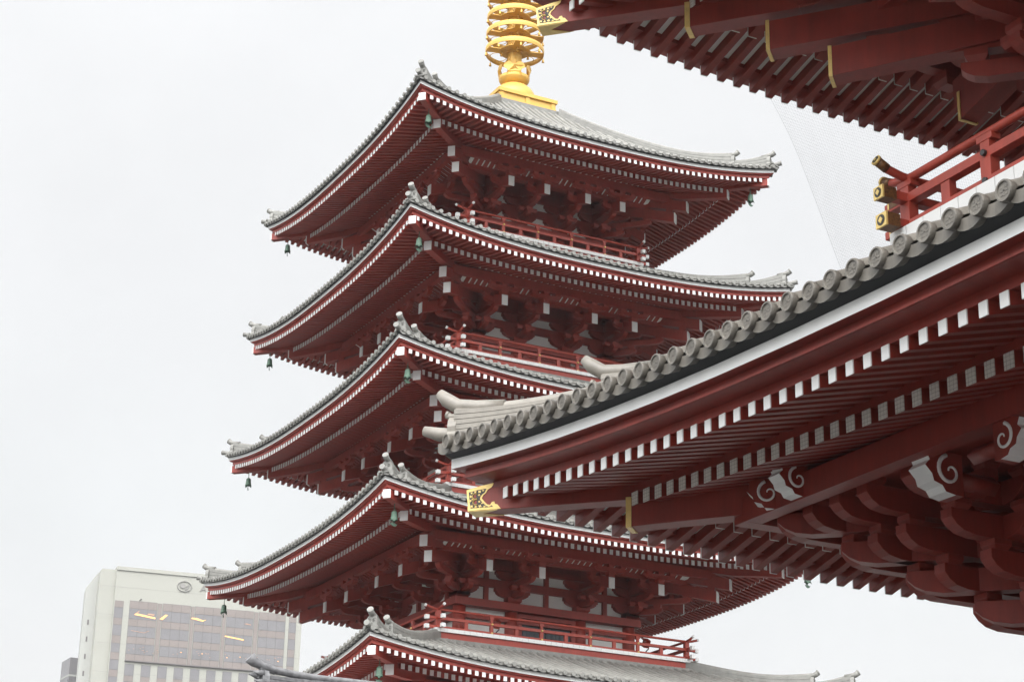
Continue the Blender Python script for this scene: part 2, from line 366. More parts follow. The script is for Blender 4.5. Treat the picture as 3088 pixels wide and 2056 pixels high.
def ridge(mb, hip, zf, hf, d0, d1, wd, cap, t, n=14, courses=0, step=None):
    """ridge on a hip from d0 to d1: stacked sides and a round cap tile"""
    ds = [d0+(d1-d0)*(i/n)**1.25 for i in range(n+1)]
    rows = []
    secs = []
    if courses:
        for c in range(courses):
            a = c/courses; b = (c+1)/courses; ww = wd/2*(1+0.12*(1-a)); gap = 0.14/courses
            secs += [(ww, a), (ww, b-gap), (ww-0.018, b-gap), (ww-0.018, b)]
    else: secs = [(wd/2, 0), (wd/2, 0.55), (wd/2*0.86, 0.56), (wd/2*0.86, 1)]
    arc = [(cap*math.cos(PI*k/8), cap*math.sin(PI*k/8)) for k in range(9)]
    prof = [(x, h, 0) for x, h in secs] + [(x, 1, y) for x, y in arc] + [(-x, h, 0) for x, h in reversed(secs)]
    for d in ds:
        z = zf(d)-0.12; h = hf(d)+0.12; b = len(mb.v)
        for x, a, y in prof: mb.v.append(tuple(hip.pt(d, x, z+h*a+y)))
        rows.append(b)
    m = len(prof); k0 = len(secs)
    for a, b in zip(rows, rows[1:]):
        for i in range(m-1): mb.face((a+i, a+i+1, b+i+1, b+i), t, k0 <= i < k0+8)
    mb.face(tuple(range(rows[0], rows[0]+m)), t); mb.face(tuple(range(rows[-1]+m-1, rows[-1]-1, -1)), t)
def demon_tile(name, hip, d, z, wd, ht, cap, t, parent, up_len=0.30, tip_rise=0.16, horns=False):
    """ridge-end tile: shield with a face, side scrolls, and a projecting round tile on top"""
    mb = MB(); R = Matrix((hip.p, hip.e, Vector((0, 0, 1)))).transposed()
    o = hip.pt(d, 0, z)
    def fr(a, b, c): return o + hip.p*a + Vector((0, 0, b)) + hip.e*c
    sh = [(-.5, 0), (.5, 0), (.52, .16), (.44, .3), (.46, .5), (.40, .74), (.26, .92), (0, 1), (-.26, .92), (-.40, .74), (-.46, .5), (-.44, .3), (-.52, .16)]
    mb.extrude([(a*wd, b*ht) for a, b in sh], fr, 0.13*wd/0.4, t)
    f = wd/0.4; fy = 0.065*f
    for a, b, r, sx, sz in ((-.19, .60, .030, 1.7, .6), (.19, .60, .030, 1.7, .6), (0, .45, .045, .8, 1), (0, .24, .035, 2.6, .5)):
        c = fr(a*wd, b*ht, fy); mb.ball(c, r*f, t, sx, sx*.7, sz, 8)
    for a in (-.2, .2):
        mb.tube([fr(a*wd*1.5, .76*ht, fy), fr(a*wd, .75*ht, fy+.012*f), fr(a*wd*.4, .68*ht, fy)], 0.016*f, t, 6)
    if horns:
        for a, b in ((-.25, .8), (.25, .8), (-.45, .45), (.45, .45), (-.3, .1), (.3, .1)):
            mb.tube([fr(a*wd, b*ht, fy*.6), fr(a*wd*1.25, b*ht+.03, fy+.16*f)], [0.075*f, 0.012*f], t, 8)
    a0 = fr(0, ht*0.96, -0.25); a1 = fr(0, ht*0.98+cap*0.4, 0.02); a2 = fr(0, ht*1.0+cap*0.5+tip_rise, up_len)
    mb.tube([a0, a1, (a1+a2)/2-Vector((0, 0, .02)), a2], [cap, cap, cap*1.04, cap*1.1], t, 16)
    dr = (a2-a1).normalized()
    mb.tube([a2-dr*0.02, a2+dr*0.022], cap*1.12, t, 16); mb.tube([a2+dr*0.02, a2+dr*0.03], cap*0.72, t, 14)
    return mb.build(name, parent)

# ------------------------------------------------------------------ bracket sets
def arm_prof(L, h, cut=0.22): 
    pts = [(-L, h), (L, h), (L, h*0.62), (L-cut*0.25, h*0.30), (L-cut*0.6, h*0.09), (L-cut*1.1, 0)]
    return pts + [(-a, b) for a, b in reversed(pts[2:])]
def arm_out(L, h, back=0.2, cut=0.24):
    return [(-back, h), (L, h), (L, h*0.62), (L-cut*0.22, h*0.34), (L-cut*0.55, h*0.12), (L-cut*1.1, 0), (-back, 0)]
def bearing(mb, fr, lat, o, z, sz, h, m):
    def q(s, hh): return [fr(lat+a*s/2, o+b*s/2, z+hh) for a, b in ((-1, -1), (1, -1), (1, 1), (-1, 1))]
    mb.hexa(q(sz*0.72, 0)+q(sz, h*0.45), m); mb.hexa(q(sz, h*0.45)+q(sz, h), m)
def bracket_mesh(m, diag=False, tails=True):
    """three-step bracket; local frame: out = -y, lateral = x; z from the bracket base"""
    k = math.sqrt(2) if diag else 1.0
    mb = MB()
    fr = lambda l, o, z: Vector((l, -o, z))
    def lat(o, z, L, h=0.18, w_=0.16):
        mb.extrude(arm_prof(L, h), lambda a, b, c: fr(a, o+c, z+b), w_, m)
        for l in (-L+0.11, 0, L-0.11): bearing(mb, fr, l, o, z+h, 0.22, 0.125, m)
    def wall_arm(z, L, h):
        mb.extrude([(-L, h), (L, h), (L, h*.66), (L-.05, h*.62), (L-.07, h*.42), (L-.16, h*.22), (L-.28, h*.10), (L-.40, 0), (-L+.40, 0), (-L+.28, h*.10), (-L+.16, h*.22), (-L+.07, h*.42), (-L+.05, h*.62), (-L, h*.66)], lambda a, b, c: fr(a, .02+c, z+b), .18, m)
    def outw(z, L, h=0.18, w_=0.17):
        mb.extrude(arm_out(L, h), lambda a, b, c: fr(c, a, z+b), w_, m)
    if not diag:
        bearing(mb, fr, 0, 0, 0.0, 0.52, 0.2, m)
        wall_arm(0.19, 0.64, 0.30); wall_arm(0.77, 0.62, 0.30)
        lat(1.44, 0.80, 0.46); lat(2.05, 1.02, 0.56, 0.15)
        for l in (-0.25, 0.25): bearing(mb, fr, l, 0.60, 0.36, 0.22, 0.14, m)
    outw(0.17, (0.84)*k, 0.19); bearing(mb, fr, 0, 0.72*k, 0.36, 0.25, 0.135, m)
    outw(0.50, (1.56)*k, 0.18); bearing(mb, fr, 0, 1.44*k, 0.68, 0.25, 0.125, m)
    outw(0.80, (1.0)*k, 0.18)
    bearing(mb, fr, 0, 2.05*k, 0.86, 0.25, 0.16, m)
    return mb
def tail_mesh(m, out_, zc_, slope, wd, ht, end, inner=0.25, edge_only=False):
    mb = MB(); fr = lambda l, o, z: Vector((l, -o, z))
    def loop(o): 
        z = zc_+(out_-o)*slope
        return [fr(-wd/2, o, z-ht/2), fr(wd/2, o, z-ht/2), fr(wd/2, o, z+ht/2), fr(-wd/2, o, z+ht/2)]
    a, c, b = loop(out_), loop(out_-0.045), loop(inner)
    mb.hexa(a+c, end, (end if not edge_only else m, m)); mb.hexa(c+b, m)
    return mb

# ================================================================== PAGODA
pag = empty('pagoda', (0, 0, 0), 'five-storey red pagoda with grey tiled eaves and golden finial', 'pagoda')
LV = {5: (7.0, 32.38), 4: (7.314, 27.764), 3: (7.699, 23.109), 2: (8.149, 18.372), 1: (8.616, 13.542)}
CO = {5: (2.24, 0.82), 4: (2.55, 0.95), 3: (2.87, 1.12), 2: (3.19, 1.29), 1: (3.5, 1.45)}       # outer and inner column offsets
RAIL = {5: (3.43, 29.27), 4: (3.83, 24.52), 3: (4.2, 19.70), 2: (4.6, 14.81)}
LIFT = 0.65
bells = []
# prototypes
br_proto = bracket_mesh(RED).build('bracket_set', pag)
tail_mesh(RED, 2.17, 0.64, 0.33, 0.21, 0.37, WHITE).build('tail_rafter', br_proto)
k2 = math.sqrt(2)
dg_proto = bracket_mesh(RED, True).build('corner_bracket', pag)
tail_mesh(RED, 2.20*k2, 0.65, 0.25, 0.25, 0.37, WHITE).build('tail_rafter', dg_proto)
tail_mesh(RED, 2.52*k2, 1.04, 0.22, 0.25, 0.37, WHITE).build('tail_rafter', dg_proto)
first_b = first_d = True
stuff = MB(); n_ind = 0
ridge_protos = {}
for lv in (1, 2, 3, 4, 5):
    a, zc = LV[lv]; co, ci = CO[lv]; zb = zc-2.15
    sides = [Side(k, a, a, zc, LIFT, 2.6, a) for k in range(4)]
    PAG['c1'], PAG['c2'] = {5: (0.45, 0.035), 4: (0.34, 0.02), 3: (0.33, 0.02), 2: (0.30, 0.02), 1: (0.28, 0.02)}[lv]
    D = a-1.25 if lv == 5 else (a-RAIL[lv+1][0]+0.15)
    # tiles
    mb = MB()
    for sd_ in sides: roof_side(mb, sd_, PAG, D)
    roof = mb.build('tiled_roof', pag, recalc=False)
    eb = MB()
    for sd_ in sides: eave_boards(eb, sd_, PAG); deck(eb, sd_, PAG, a-co+0.1)
    eb.build('eave_board', pag)
    # rafters
    for sd_ in sides:
        for row in ('f', 'b'):
            oin = PAG['fin'] if row == 'f' else a-co+0.05
            for s in rafter_positions(sd_, PAG):
                vis = sd_.k == 0 and row == 'f' and (lv == 2 or (lv == 1 and s < 0.6))
                if vis and n_ind < 100:
                    rb = MB()
                    if one_rafter(rb, sd_, PAG, row, s, oin): rb.build('rafter', pag); n_ind += 1
                else: one_rafter(stuff, sd_, PAG, row, s, oin)
    # white fillets between rafters over the outer purlin
    fl = MB()
    for sd_ in sides:
        o = a-co-2.05-0.13; fl = MB()
        e_ = co+1.05; xs_ = np.linspace(-e_, e_, 13)
        for x0, x1 in zip(xs_, xs_[1:]):
            fl.hexa([sd_.pt(x, oo, rafter_z(sd_, PAG, 'b', x, o)+zz) for x in (x0, x1) for oo, zz in ((o, -.055), (o+.05, -.055), (o+.05, .07), (o, .07))], WHITE)
        fl.build('rafter_fillet', pag)
    # corner beams, ridges, end tiles, bells
    for ci_, (sx, sy) in enumerate(((-1, -1), (1, -1), (-1, 1), (1, 1))):
        hip = Hip(sx, sy, a, a)
        cb = MB()
        def bl(d, z0_, z1_, wd=0.235): return [hip.pt(d, -wd/2, z0_), hip.pt(d, wd/2, z0_), hip.pt(d, wd/2, z1_), hip.pt(d, -wd/2, z1_)]
        A_, B_, C_ = bl(0.13, zc-0.63, zc-0.37), bl(0.16, zc-0.63, zc-0.37), bl(2.2, zc-0.60, zc-0.25)
        cb.hexa(A_+B_, WHITE, (WHITE, WHITE)); cb.hexa(B_+C_, RED)
        beam = cb.build('corner_beam', pag)
        cb = MB()
        A_, B_, C_ = bl(1.18, zc-0.94, zc-0.635, .25), bl(1.21, zc-0.94, zc-0.635, .25), bl(a-co, zc-0.10, zc+0.25, .25)
        mid = bl(2.4, zc-0.80, zc-0.48, .25)
        cb.hexa(A_+B_, WHITE, (WHITE, WHITE)); cb.hexa(B_+mid, RED); cb.hexa(mid+C_, RED)
        cb.build('corner_beam', pag)
        s0 = sides[0]
        zf = lambda d: ztop(s0, PAG, a-d, d)
        rb = MB()
        h1 = lambda d: 0.13+0.30*max(0, 1-(d-0.12)/1.05)**1.6
        h2 = lambda d: 0.24+0.20*max(0, 1-(d-1.02)/1.6)**1.8
        ridge(rb, hip, zf, h1, 0.14, 1.25, 0.22, 0.07, TILE, courses=4)
        ridge(rb, hip, zf, h2, 1.06, D-0.05, 0.24, 0.075, TILE, courses=4)
        # corner tile that closes the two eaves
        zt = zf(-0.0)+0.03
        rb.tube([hip.pt(0.35, 0, zt+0.01), hip.pt(-0.02, 0, zt+0.015), hip.pt(-0.20, 0, zt+0.06)], [0.070, 0.078, 0.088], TILE, 12)
        rb.build('corner_ridge', roof)
        demon_tile('ridge_end_tile', hip, 0.12, zf(0.12)-0.03, 0.38, 0.42, 0.088, TILE, roof, 0.20, 0.08)
        demon_tile('ridge_end_tile', hip, 1.04, zf(1.04)-0.03, 0.36, 0.42, 0.085, TILE, roof, 0.19, 0.08)
        if (sx, sy) != (1, 1): bells.append((lv, sx, sy, hip.pt(0.62, 0, zc-0.635)))
    # body
    body = MB()
    body.bx(-co+.06, co-.06, -co+.06, co-.06, zb-2.2 if lv > 1 else 5.0, zb+1.2, PLAST); body.bx(-co+.055, co-.055, -co+.055, co-.055, zb+1.2, zc+0.6, RED)
    body.build('wall', pag)
    for sx in (-co, -ci, ci, co):
        for sy in (-co, -ci, ci, co):
            if max(abs(sx), abs(sy)) < co-0.01: continue
            cbm = MB(); zlo = (RAIL[lv][1]-0.02) if lv > 1 else 5.0
            cbm.lathe([(0.215, 0), (0.215, zb-0.25-zlo)], (sx, sy, zlo), RED, 20); cbm.build('column', pag)
    tb = MB()
    for sd_ in range(4):
        ss = Side(sd_, co, co, 0, 0, 1, 1)
        def strip(o0_, o1_, z0_, z1_, x0=None, x1=None, m=RED):
            x0 = -co-o1_*0-(-o0_ if o0_ < 0 else 0) if x0 is None else x0; x1 = -x0 if x1 is None else x1
            tb.hexa([ss.pt(x, o, z) for x in (x0, x1) for o, z in ((o0_, z0_), (o1_, z0_), (o1_, z1_), (o0_, z1_))], m)
        e = co+0.31 if sd_ % 2 == 0 else co+0.307
        dz = 0 if sd_ % 2 == 0 else 0.003
        strip(-0.31+dz, 0.2, zb-0.25+dz, zb-dz, -e, e)                           # wall plate
        strip(-0.08-dz, 0.1, zb+0.50+dz, zb+0.765-dz, -co-.3, co+.3)              # through beams between bracket arms
        strip(-0.08-dz, 0.1, zb+1.10+dz, zb+1.30-dz, -co-.3, co+.3)
        strip(-0.13, 0.1, zb-0.62-dz, zb-0.44+dz, -co, co)                        # tie beam under the plate
        for o, z0_, z1_, ex in ((1.44, 1.11, 1.26, 1.44), (2.05, 1.27, 1.565, 2.05)):
            strip(-o-0.085, -o+0.085, zb+z0_+dz, zb+z1_-dz, -co-ex-.09+dz, co+ex+.09-dz)
        strip(-1.40, -0.9, zb+1.262, zb+1.275, -co-1.3, co+1.3, RED)            # ceiling boards
        # strut in the middle of each bay
        for x in ((-co-ci)/2, 0, (co+ci)/2):
            if lv == 2:
                strip(-0.06, 0.09, zb, zb+0.5, x-.075, x+.075); strip(-0.06, 0.09, zb+.765, zb+1.1, x-.075, x+.075)
        # lattice ribs with white boards between them, over the outer step
        nb = int(2*(co+1.3)/0.22)
        tb.hexa([ss.pt(x, o, z) for x in (-co-1.4, co+1.4) for o, z in ((-2.0, zb+1.50), (-1.5, zb+1.27), (-1.5, zb+1.30), (-2.0, zb+1.53))], PLAST)
        for i in range(nb):
            x = -co-1.3+(i+0.5)*0.22
            tb.hexa([ss.pt(xx, o, z) for xx in (x-.072, x+.072) for o, z in ((-1.99, zb+1.455), (-1.5, zb+1.225), (-1.5, zb+1.285), (-1.99, zb+1.515))], RED)
    tb.build('tie_beam', pag)
    # bracket sets (front, left and right; the hidden back is left out)
    for k in (0, 3, 1):
        ang = k*PI/2
        ss = Side(k, co, co, 0, 0, 1, 1)
        for x in (-co, -ci, ci, co):
            if k == 1 and x > 0: continue
            p = ss.pt(x, 0, zb)
            if first_b: br_proto.location = p; br_proto.rotation_euler = (0, 0, ang); first_b = False
            else: dup(br_proto, pag, p, ang)
    for (sx, sy), ang in (((-1, -1), -PI/4), ((1, -1), PI/4), ((-1, 1), -3*PI/4)):
        p = Vector((sx*co, sy*co, zb))
        if first_d: dg_proto.location = p; dg_proto.rotation_euler = (0, 0, ang); first_d = False
        else: dup(dg_proto, pag, p, ang)
    # doors in the middle bay, balcony, railing
    if lv > 1:
        rh, fz = RAIL[lv]
        for k in ((0, 3) if lv in (2, 4, 3) else ()):
            ss = Side(k, co, co, 0, 0, 1, 1); dm = MB()
            def st(x0, x1, o0_, o1_, z0_, z1_, m): dm.hexa([ss.pt(x, o, z) for x in (x0, x1) for o, z in ((o0_, z0_), (o1_, z0_), (o1_, z1_), (o0_, z1_))], m)
            zt = zb-0.27
            st(-ci+.2, ci-.2, -.10, .1, zt-0.14, zt, RED); st(-ci+.2, -ci+.36, -.10, .1, fz, zt-.14, RED); st(ci-.36, ci-.2, -.10, .1, fz, zt-.14, RED)
            door = dm.build('door', pag)
            for x0, x1 in ((-ci+.37, -.02), (.02, ci-.37)):
                dm = MB(); st(x0, x1, -.02, .1, fz, zt-.141, DOORM)
                for j in range(6):
                    xx = x0+(x1-x0)*(j+.5)/6; st(xx-.012, xx+.012, -.035, -.018, fz, zt-.15, DOORM)
                dm.build('door_leaf', door)
        bm_ = MB(); hw = rh+0.16
        bm_.bx(-hw+.07, hw-.07, -hw+.07, hw-.07, fz-0.34, fz-0.115, RED)
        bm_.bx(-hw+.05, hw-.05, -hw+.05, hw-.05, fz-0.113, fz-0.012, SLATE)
        for k in range(4):
            ss = Side(k, hw, hw, 0, 0, 1, 1); nb = int(2*hw/0.205); pw = 2*hw/nb
            for i in range(nb):
                x0 = -hw+i*pw+0.004; x1 = -hw+(i+1)*pw-0.004
                if k % 2 == 1 and i in (0, nb-1): continue
                bm_.hexa([ss.pt(x, o, z) for x in (x0, x1) for o, z in ((0, fz-.115), (.35, fz-.115), (.35, fz), (0, fz))], WHITE)
        bal = bm_.build('balcony', pag)
        # tile skirt where the roof below meets the balcony
        sk = MB(); z_ = fz-.345
        for q_, (za, zb2) in enumerate(((-.07, 0), (-.14, -.072), (-.22, -.142))):
            h_ = rh+.26+.035*q_; sk.bx(-h_, h_, -h_, h_, z_+za, z_+zb2, TILE)
        sk.build('skirt_tiles', bal)
        for k in (0, 3, 1):
            ss = Side(k, rh, rh, 0, 0, 1, 1); rm = MB()
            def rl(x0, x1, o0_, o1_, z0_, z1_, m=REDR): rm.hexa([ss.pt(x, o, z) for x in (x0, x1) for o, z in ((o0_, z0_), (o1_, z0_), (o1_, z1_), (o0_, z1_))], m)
            e = rh+0.34; dz = 0 if k % 2 == 0 else 0.002
            for z0_, z1_, ww, wh in ((0.0, 0.085, .055, .11), (0.29, 0.38, .05, .075)):
                rl(-e, e, -ww-dz, ww-dz, fz+z0_+dz, fz+z1_-dz)
                for sg in (-1, 1):
                    rl(sg*(e-.02), sg*(e+.11), -ww-.012, ww+.012, fz+z0_-.018+dz, fz+z1_+.02, WHITE)
            pts = [ss.pt(-e-.08, 0, fz+.70), ss.pt(-e+.12, 0, fz+.645), ss.pt(-rh, 0, fz+.61), ss.pt(rh, 0, fz+.61), ss.pt(e-.12, 0, fz+.645), ss.pt(e+.08, 0, fz+.70)]
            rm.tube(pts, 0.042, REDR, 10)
            for sg in (0, -1):
                p0 = Vector(pts[sg]); p1 = Vector(pts[1 if sg == 0 else -2]); d_ = (p0-p1).normalized(); rm.tube([p0-d_*.01, p0+d_*.05], 0.047, WHITE, 12)
            sp = 1.356*rh/3.43 if lv == 5 else (rh*0.3925)
            posts = [-1.5*sp, -.5*sp, .5*sp, 1.5*sp]
            for x in posts:
                rl(x-.055, x+.055, -.04, .04, fz+.083, fz+.30); rl(x-.045, x+.045, -.038, .038, fz+.375, fz+.50); rl(x-.075, x+.075, -.042, .042, fz+.50, fz+.575)
                for zz in (0.045, 0.335):
                    c = ss.pt(x, -0.06, fz+zz); rm.ball(c, 0.042, GOLDF, 1, 1, .85, 8)
            for x in (-2*sp, -sp, 0, sp, 2*sp): 
                if abs(x) < rh-.1: rl(x-.06, x+.06, -.035, .035, fz+.083, fz+.30)
            for x in {0: (-rh, rh), 3: (-rh,), 1: (rh,)}[k]: rl(x-.075, x+.075, -.075, .075, fz+.083, fz+.59)
            rm.build('railing', bal)
stuff_o = stuff.build('rafter', pag); tag(stuff_o, kind='stuff')

# finial
zf0 = 35.80
fin = MB()
fin.bx(-1.16, 1.16, -1.16, 1.16, zf0, zf0+.30, GOLD); fin.bx(-1.24, 1.24, -1.24, 1.24, zf0+.30, zf0+.44, GOLD); fin.bx(-1.20, 1.20, -1.20, 1.20, zf0-.02, zf0+.06, GOLD)
for k in range(4):
    ss = Side(k, 1.16, 1.16, 0, 0, 1, 1)
    for x in (-1.08, 0, 1.08):
        fin.hexa([ss.pt(xx, o, z) for xx in (x-.085, x+.085) for o, z in ((-.035, zf0+.06), (.05, zf0+.06), (.05, zf0+.30), (-.035, zf0+.30))], GOLD)
finial = fin.build('finial', pag)
ap = MB(); ap.bx(-1.27, 1.27, -1.27, 1.27, zf0-.26, zf0-.02, TILE); ap.bx(-1.36, 1.36, -1.36, 1.36, zf0-.6, zf0-.25, TILE); ap.build('roof_curb', pag)
d = MB(); d.lathe([(.84, .44), (.84, .72), (.80, .88), (.70, 1.06), (.55, 1.20), (.40, 1.28), (.36, 1.34)], (0, 0, zf0), GOLD, 40); d.build('dome', finial)
lo = MB()
lo.lathe([(.36, 1.30), (.48, 1.36), (.58, 1.50), (.60, 1.62), (.57, 1.62), (.54, 1.50), (.40, 1.42), (.3, 1.4)], (0, 0, zf0), GOLD, 32)
for i in range(4):                                                     # four curling petals on the cup
    an = math.radians(-117)+PI/2*i; rr = Vector((math.cos(an), math.sin(an), 0)); tt = Vector((-rr.y, rr.x, 0))
    petal = [(-.30, 1.50), (.30, 1.50), (.30, 1.60), (.22, 1.66), (.27, 1.74), (.40, 1.84), (.42, 1.95), (.33, 2.05), (.20, 2.08), (.11, 2.02), (0, 1.90), (-.11, 2.02), (-.20, 2.08), (-.33, 2.05), (-.42, 1.95), (-.40, 1.84), (-.27, 1.74), (-.22, 1.66), (-.30, 1.60)]
    def pf(u, v, c):
        th = u/.60; return (rr*math.cos(th)+tt*math.sin(th))*(.575+.05*math.sin((v-1.5)*5)+c) + Vector((0, 0, zf0+v))
    lo.extrude(petal, pf, 0.04, GOLD)
lo.build('lotus', finial)
po = MB(); po.lathe([(.34, 1.35), (.30, 1.55), (.27, 1.9), (.262, 2.6), (.25, 9.2), (.22, 9.3)], (0, 0, zf0), GOLD, 28)
for i in range(14):
    an = 2*PI*i/14; c = Vector((math.cos(an), math.sin(an), 0))*.262; po.bx(c.x-.012, c.x+.012, c.y-.012, c.y+.012, zf0+2.0, zf0+9.1, GOLD)
po.build('post', finial)
def ring_mesh(R):
    m = MB(); h = .20
    m.lathe([(R, 0), (R+.01, h*.5), (R, h), (R-.035, h), (R-.035, 0), (R, 0)], (0, 0, 0), GOLD, 56, True, False)
    m.lathe([(.30, .02), (.31, .12), (.27, .14), (.27, 0), (.30, .02)], (0, 0, 0), GOLD, 28, True, False)
    m.lathe([(.28, .09), (.28, .11), (.60, .11), (.60, .09), (.28, .09)], (0, 0, 0), GOLD, 32, False, False)
    for i in range(4):
        an = math.radians(-117+12)+PI/2*i; u = Vector((math.cos(an), math.sin(an), 0)); t = Vector((-u.y, u.x, 0))
        for (r1_, w1), (r2_, w2) in (((.28, .24), (.62, .17)), ((.62, .17), (R-.03, .20))):
            m.hexa([u*r_ + t*x + Vector((0, 0, z)) for r_, wd in ((r1_, w1), (r2_, w2)) for x, z in ((-wd, .075), (wd, .075), (wd, .115), (-wd, .115))], GOLD)
        c = Vector((math.cos(an+PI/4), math.sin(an+PI/4), 0)); ct = Vector((-c.y, c.x, 0))
        m.tube([c*(R*.67)+c*(.30*math.cos(b))+ct*(.34*math.sin(b))+Vector((0, 0, .095)) for b in np.linspace(0, 2*PI, 25)], .013, GOLD, 6, False)
        for sg in (-1, 1):
            b_ = c*(R*.90)+ct*(sg*.3); m.tube([b_+ct*(.07*math.cos(q))+c*(.07*math.sin(q))+Vector((0, 0, .095)) for q in np.linspace(0, 2*PI, 13)], .010, GOLD, 5, False)
    for i in range(8):
        an = math.radians(-117+12)+PI/4*i
        for rr_ in (R*.995, .52) if i % 2 == 0 else (R*.995,):
            b_ = Vector((math.cos(an), math.sin(an), 0))*rr_; z_ = 0.0 if rr_ > .6 else .06
            m.tube([(b_.x, b_.y, .02+z_), (b_.x, b_.y, -.06+z_)], .009, GOLD, 5); m.lathe([(.012, -.05), (.035, -.09), (.042, -.17), (.055, -.20), (.02, -.20)], (b_.x, b_.y, z_), GOLD, 10)
    return m
for i in range(7):
    o = ring_mesh(1.125-.018*i).build('ring', finial); o.location = (0, 0, zf0+2.66+.715*i)

# wind bells hanging from the corner beams
bp = empty('wind_bell', (0, 0, 0))
b1 = MB(); b1.tube([(0, 0, 0.02), (0, 0, -.15)], .012, BRONZE, 6); b1.tube([(.035*math.cos(t), 0, -.19+.035*math.sin(t)) for t in np.linspace(0, 2*PI, 11)], .010, BRONZE, 6); b1.build('hanger', bp)
b2 = MB(); prof = [(.012, -.22), (.05, -.228), (.078, -.25), (.088, -.29), (.092, -.36), (.102, -.44), (.118, -.505)]
b2.lathe(prof, (0, 0, 0), BRONZE, 24, True, False)
for k in range(4):
    an = PI/2*k+PI/4
    b2.poly([(.118*math.cos(an+q), .118*math.sin(an+q), -.505) for q in (-.5, .5)] + [(.15*math.cos(an), .15*math.sin(an), -.575)], BRONZE)
b2.build('bell_body', bp)
b3 = MB(); b3.tube([(0, 0, -.28), (0, 0, -.62)], .007, BRONZE, 6)
b3.extrude([(-.15, -.60), (-.08, -.615), (0, -.59), (.08, -.615), (.15, -.60), (.09, -.675), (0, -.70), (-.09, -.675)], lambda x, z, c: Vector((x, c, z)), .016, BRONZE)
b3.ball((0, 0, -.48), .03, BRONZE); b3.build('wind_plate', bp)
storey = {5: 'topmost', 4: 'second eave from the top', 3: 'middle', 2: 'second eave from the bottom', 1: 'lowest'}
corner = {(-1, -1): 'at the near front corner', (1, -1): 'at the right-hand corner', (-1, 1): 'at the left-hand corner'}
firstbell = True
for lv, sx, sy, p in bells:
    if (lv, sx, sy) in ((3, 1, -1), (4, 1, -1), (1, 1, -1), (1, -1, 1)): continue
    o = bp if firstbell else dup(bp)
    firstbell = False
    o.location = p; o.rotation_euler = (0, 0, math.radians(20 if sy < 0 else 65))
    nm = {5: 'topmost eave', 4: 'second eave down', 3: 'middle eave', 2: 'fourth eave down', 1: 'lowest eave'}[lv]
    tag(o, f'green bronze bell hanging {corner[(sx, sy)]} of the {nm}', 'bell', 'bells hanging from the pagoda eave corners')

# floodlights standing on the first balcony
for i, (x, lab) in enumerate(((-2.35, 'small red floodlight on the pagoda balcony beside its left column'), (3.25, 'small red floodlight on the pagoda balcony beside its right column'))):
    fz = RAIL[2][1]; y = -4.25
    e = empty('floodlight', (x, y, fz), lab, 'floodlight', 'floodlights on the lowest balcony')
    m = MB(); m.bx(-.16, .16, -.12, .12, 0, .05, PLINTH); m.tube([(-.1, 0, .05), (0, 0, .2), (.1, 0, .3)], .02, BOLT, 6); m.build('bracket', e)
    m = MB(); m.box((0, 0, .46), (.10, .09, .13), RED, Matrix.Rotation(.5, 3, 'X')); m.box((0, .03, .60), (.12, .10, .02), RED, Matrix.Rotation(.5, 3, 'X')); m.build('lamp_head', e)

# stone podium under the pagoda
m = MB(); m.bx(-13, 13, -13, 13, 0.0, 4.6, PLINTH); m.bx(-13.3, 13.3, -13.3, 13.3, 4.6, 4.9, PLINTH); m.bx(-5, 5, -5, 5, 4.9, 5.1, PLINTH)
m.build('podium', pag)

# ================================================================== GATE
GC = Vector((-10.58, -51.202, 0))
gate = empty('temple_gate', GC, 'two-storey red temple gate with heavy tiled eaves and gilded beam ends, nearest the viewer', 'gate')
GL = {1: dict(hx=8.86, hy=14.5, zc=9.727, Hf=0.80, Hs=0.60, cx=2.95, cy=8.58, D=4.3, zb=7.02),
      2: dict(hx=8.24, hy=13.874, zc=17.15, Hf=0.75, Hs=0.58, cx=2.60, cy=8.22, D=7.0, zb=14.40)}
gst = MB(); gn = 0
SC = 1.30
def scaled(mb, s):
    mb.v = [(x*s, y*s, z*s) for x, y, z in mb.v]; return mb
gb_proto = scaled(bracket_mesh(REDG), SC).build('bracket_set', gate)
scaled(tail_mesh(REDG, 1.85, 0.66, 0.30, 0.21, 0.34, REDG), SC).build('tail_rafter', gb_proto)
gd_proto = scaled(bracket_mesh(REDG, True), SC).build('corner_bracket', gate)
fb = fd = True
def gold_edge(mb, fr, out_, z, wd, ht):
    """thin gilt band round the end of a beam"""
    for l0, l1, z0_, z1_ in ((-wd/2-.012, -wd/2, -ht/2, ht/2), (wd/2, wd/2+.012, -ht/2, ht/2), (-wd/2-.012, wd/2+.012, -ht/2-.012, -ht/2), (-wd/2-.012, wd/2+.012, ht/2, ht/2+.012)):
        mb.hexa([fr(l, o, z+zz) for o in (out_-.05, out_+.004) for l, zz in ((l0, z0_), (l1, z0_), (l1, z1_), (l0, z1_))], GOLDF)
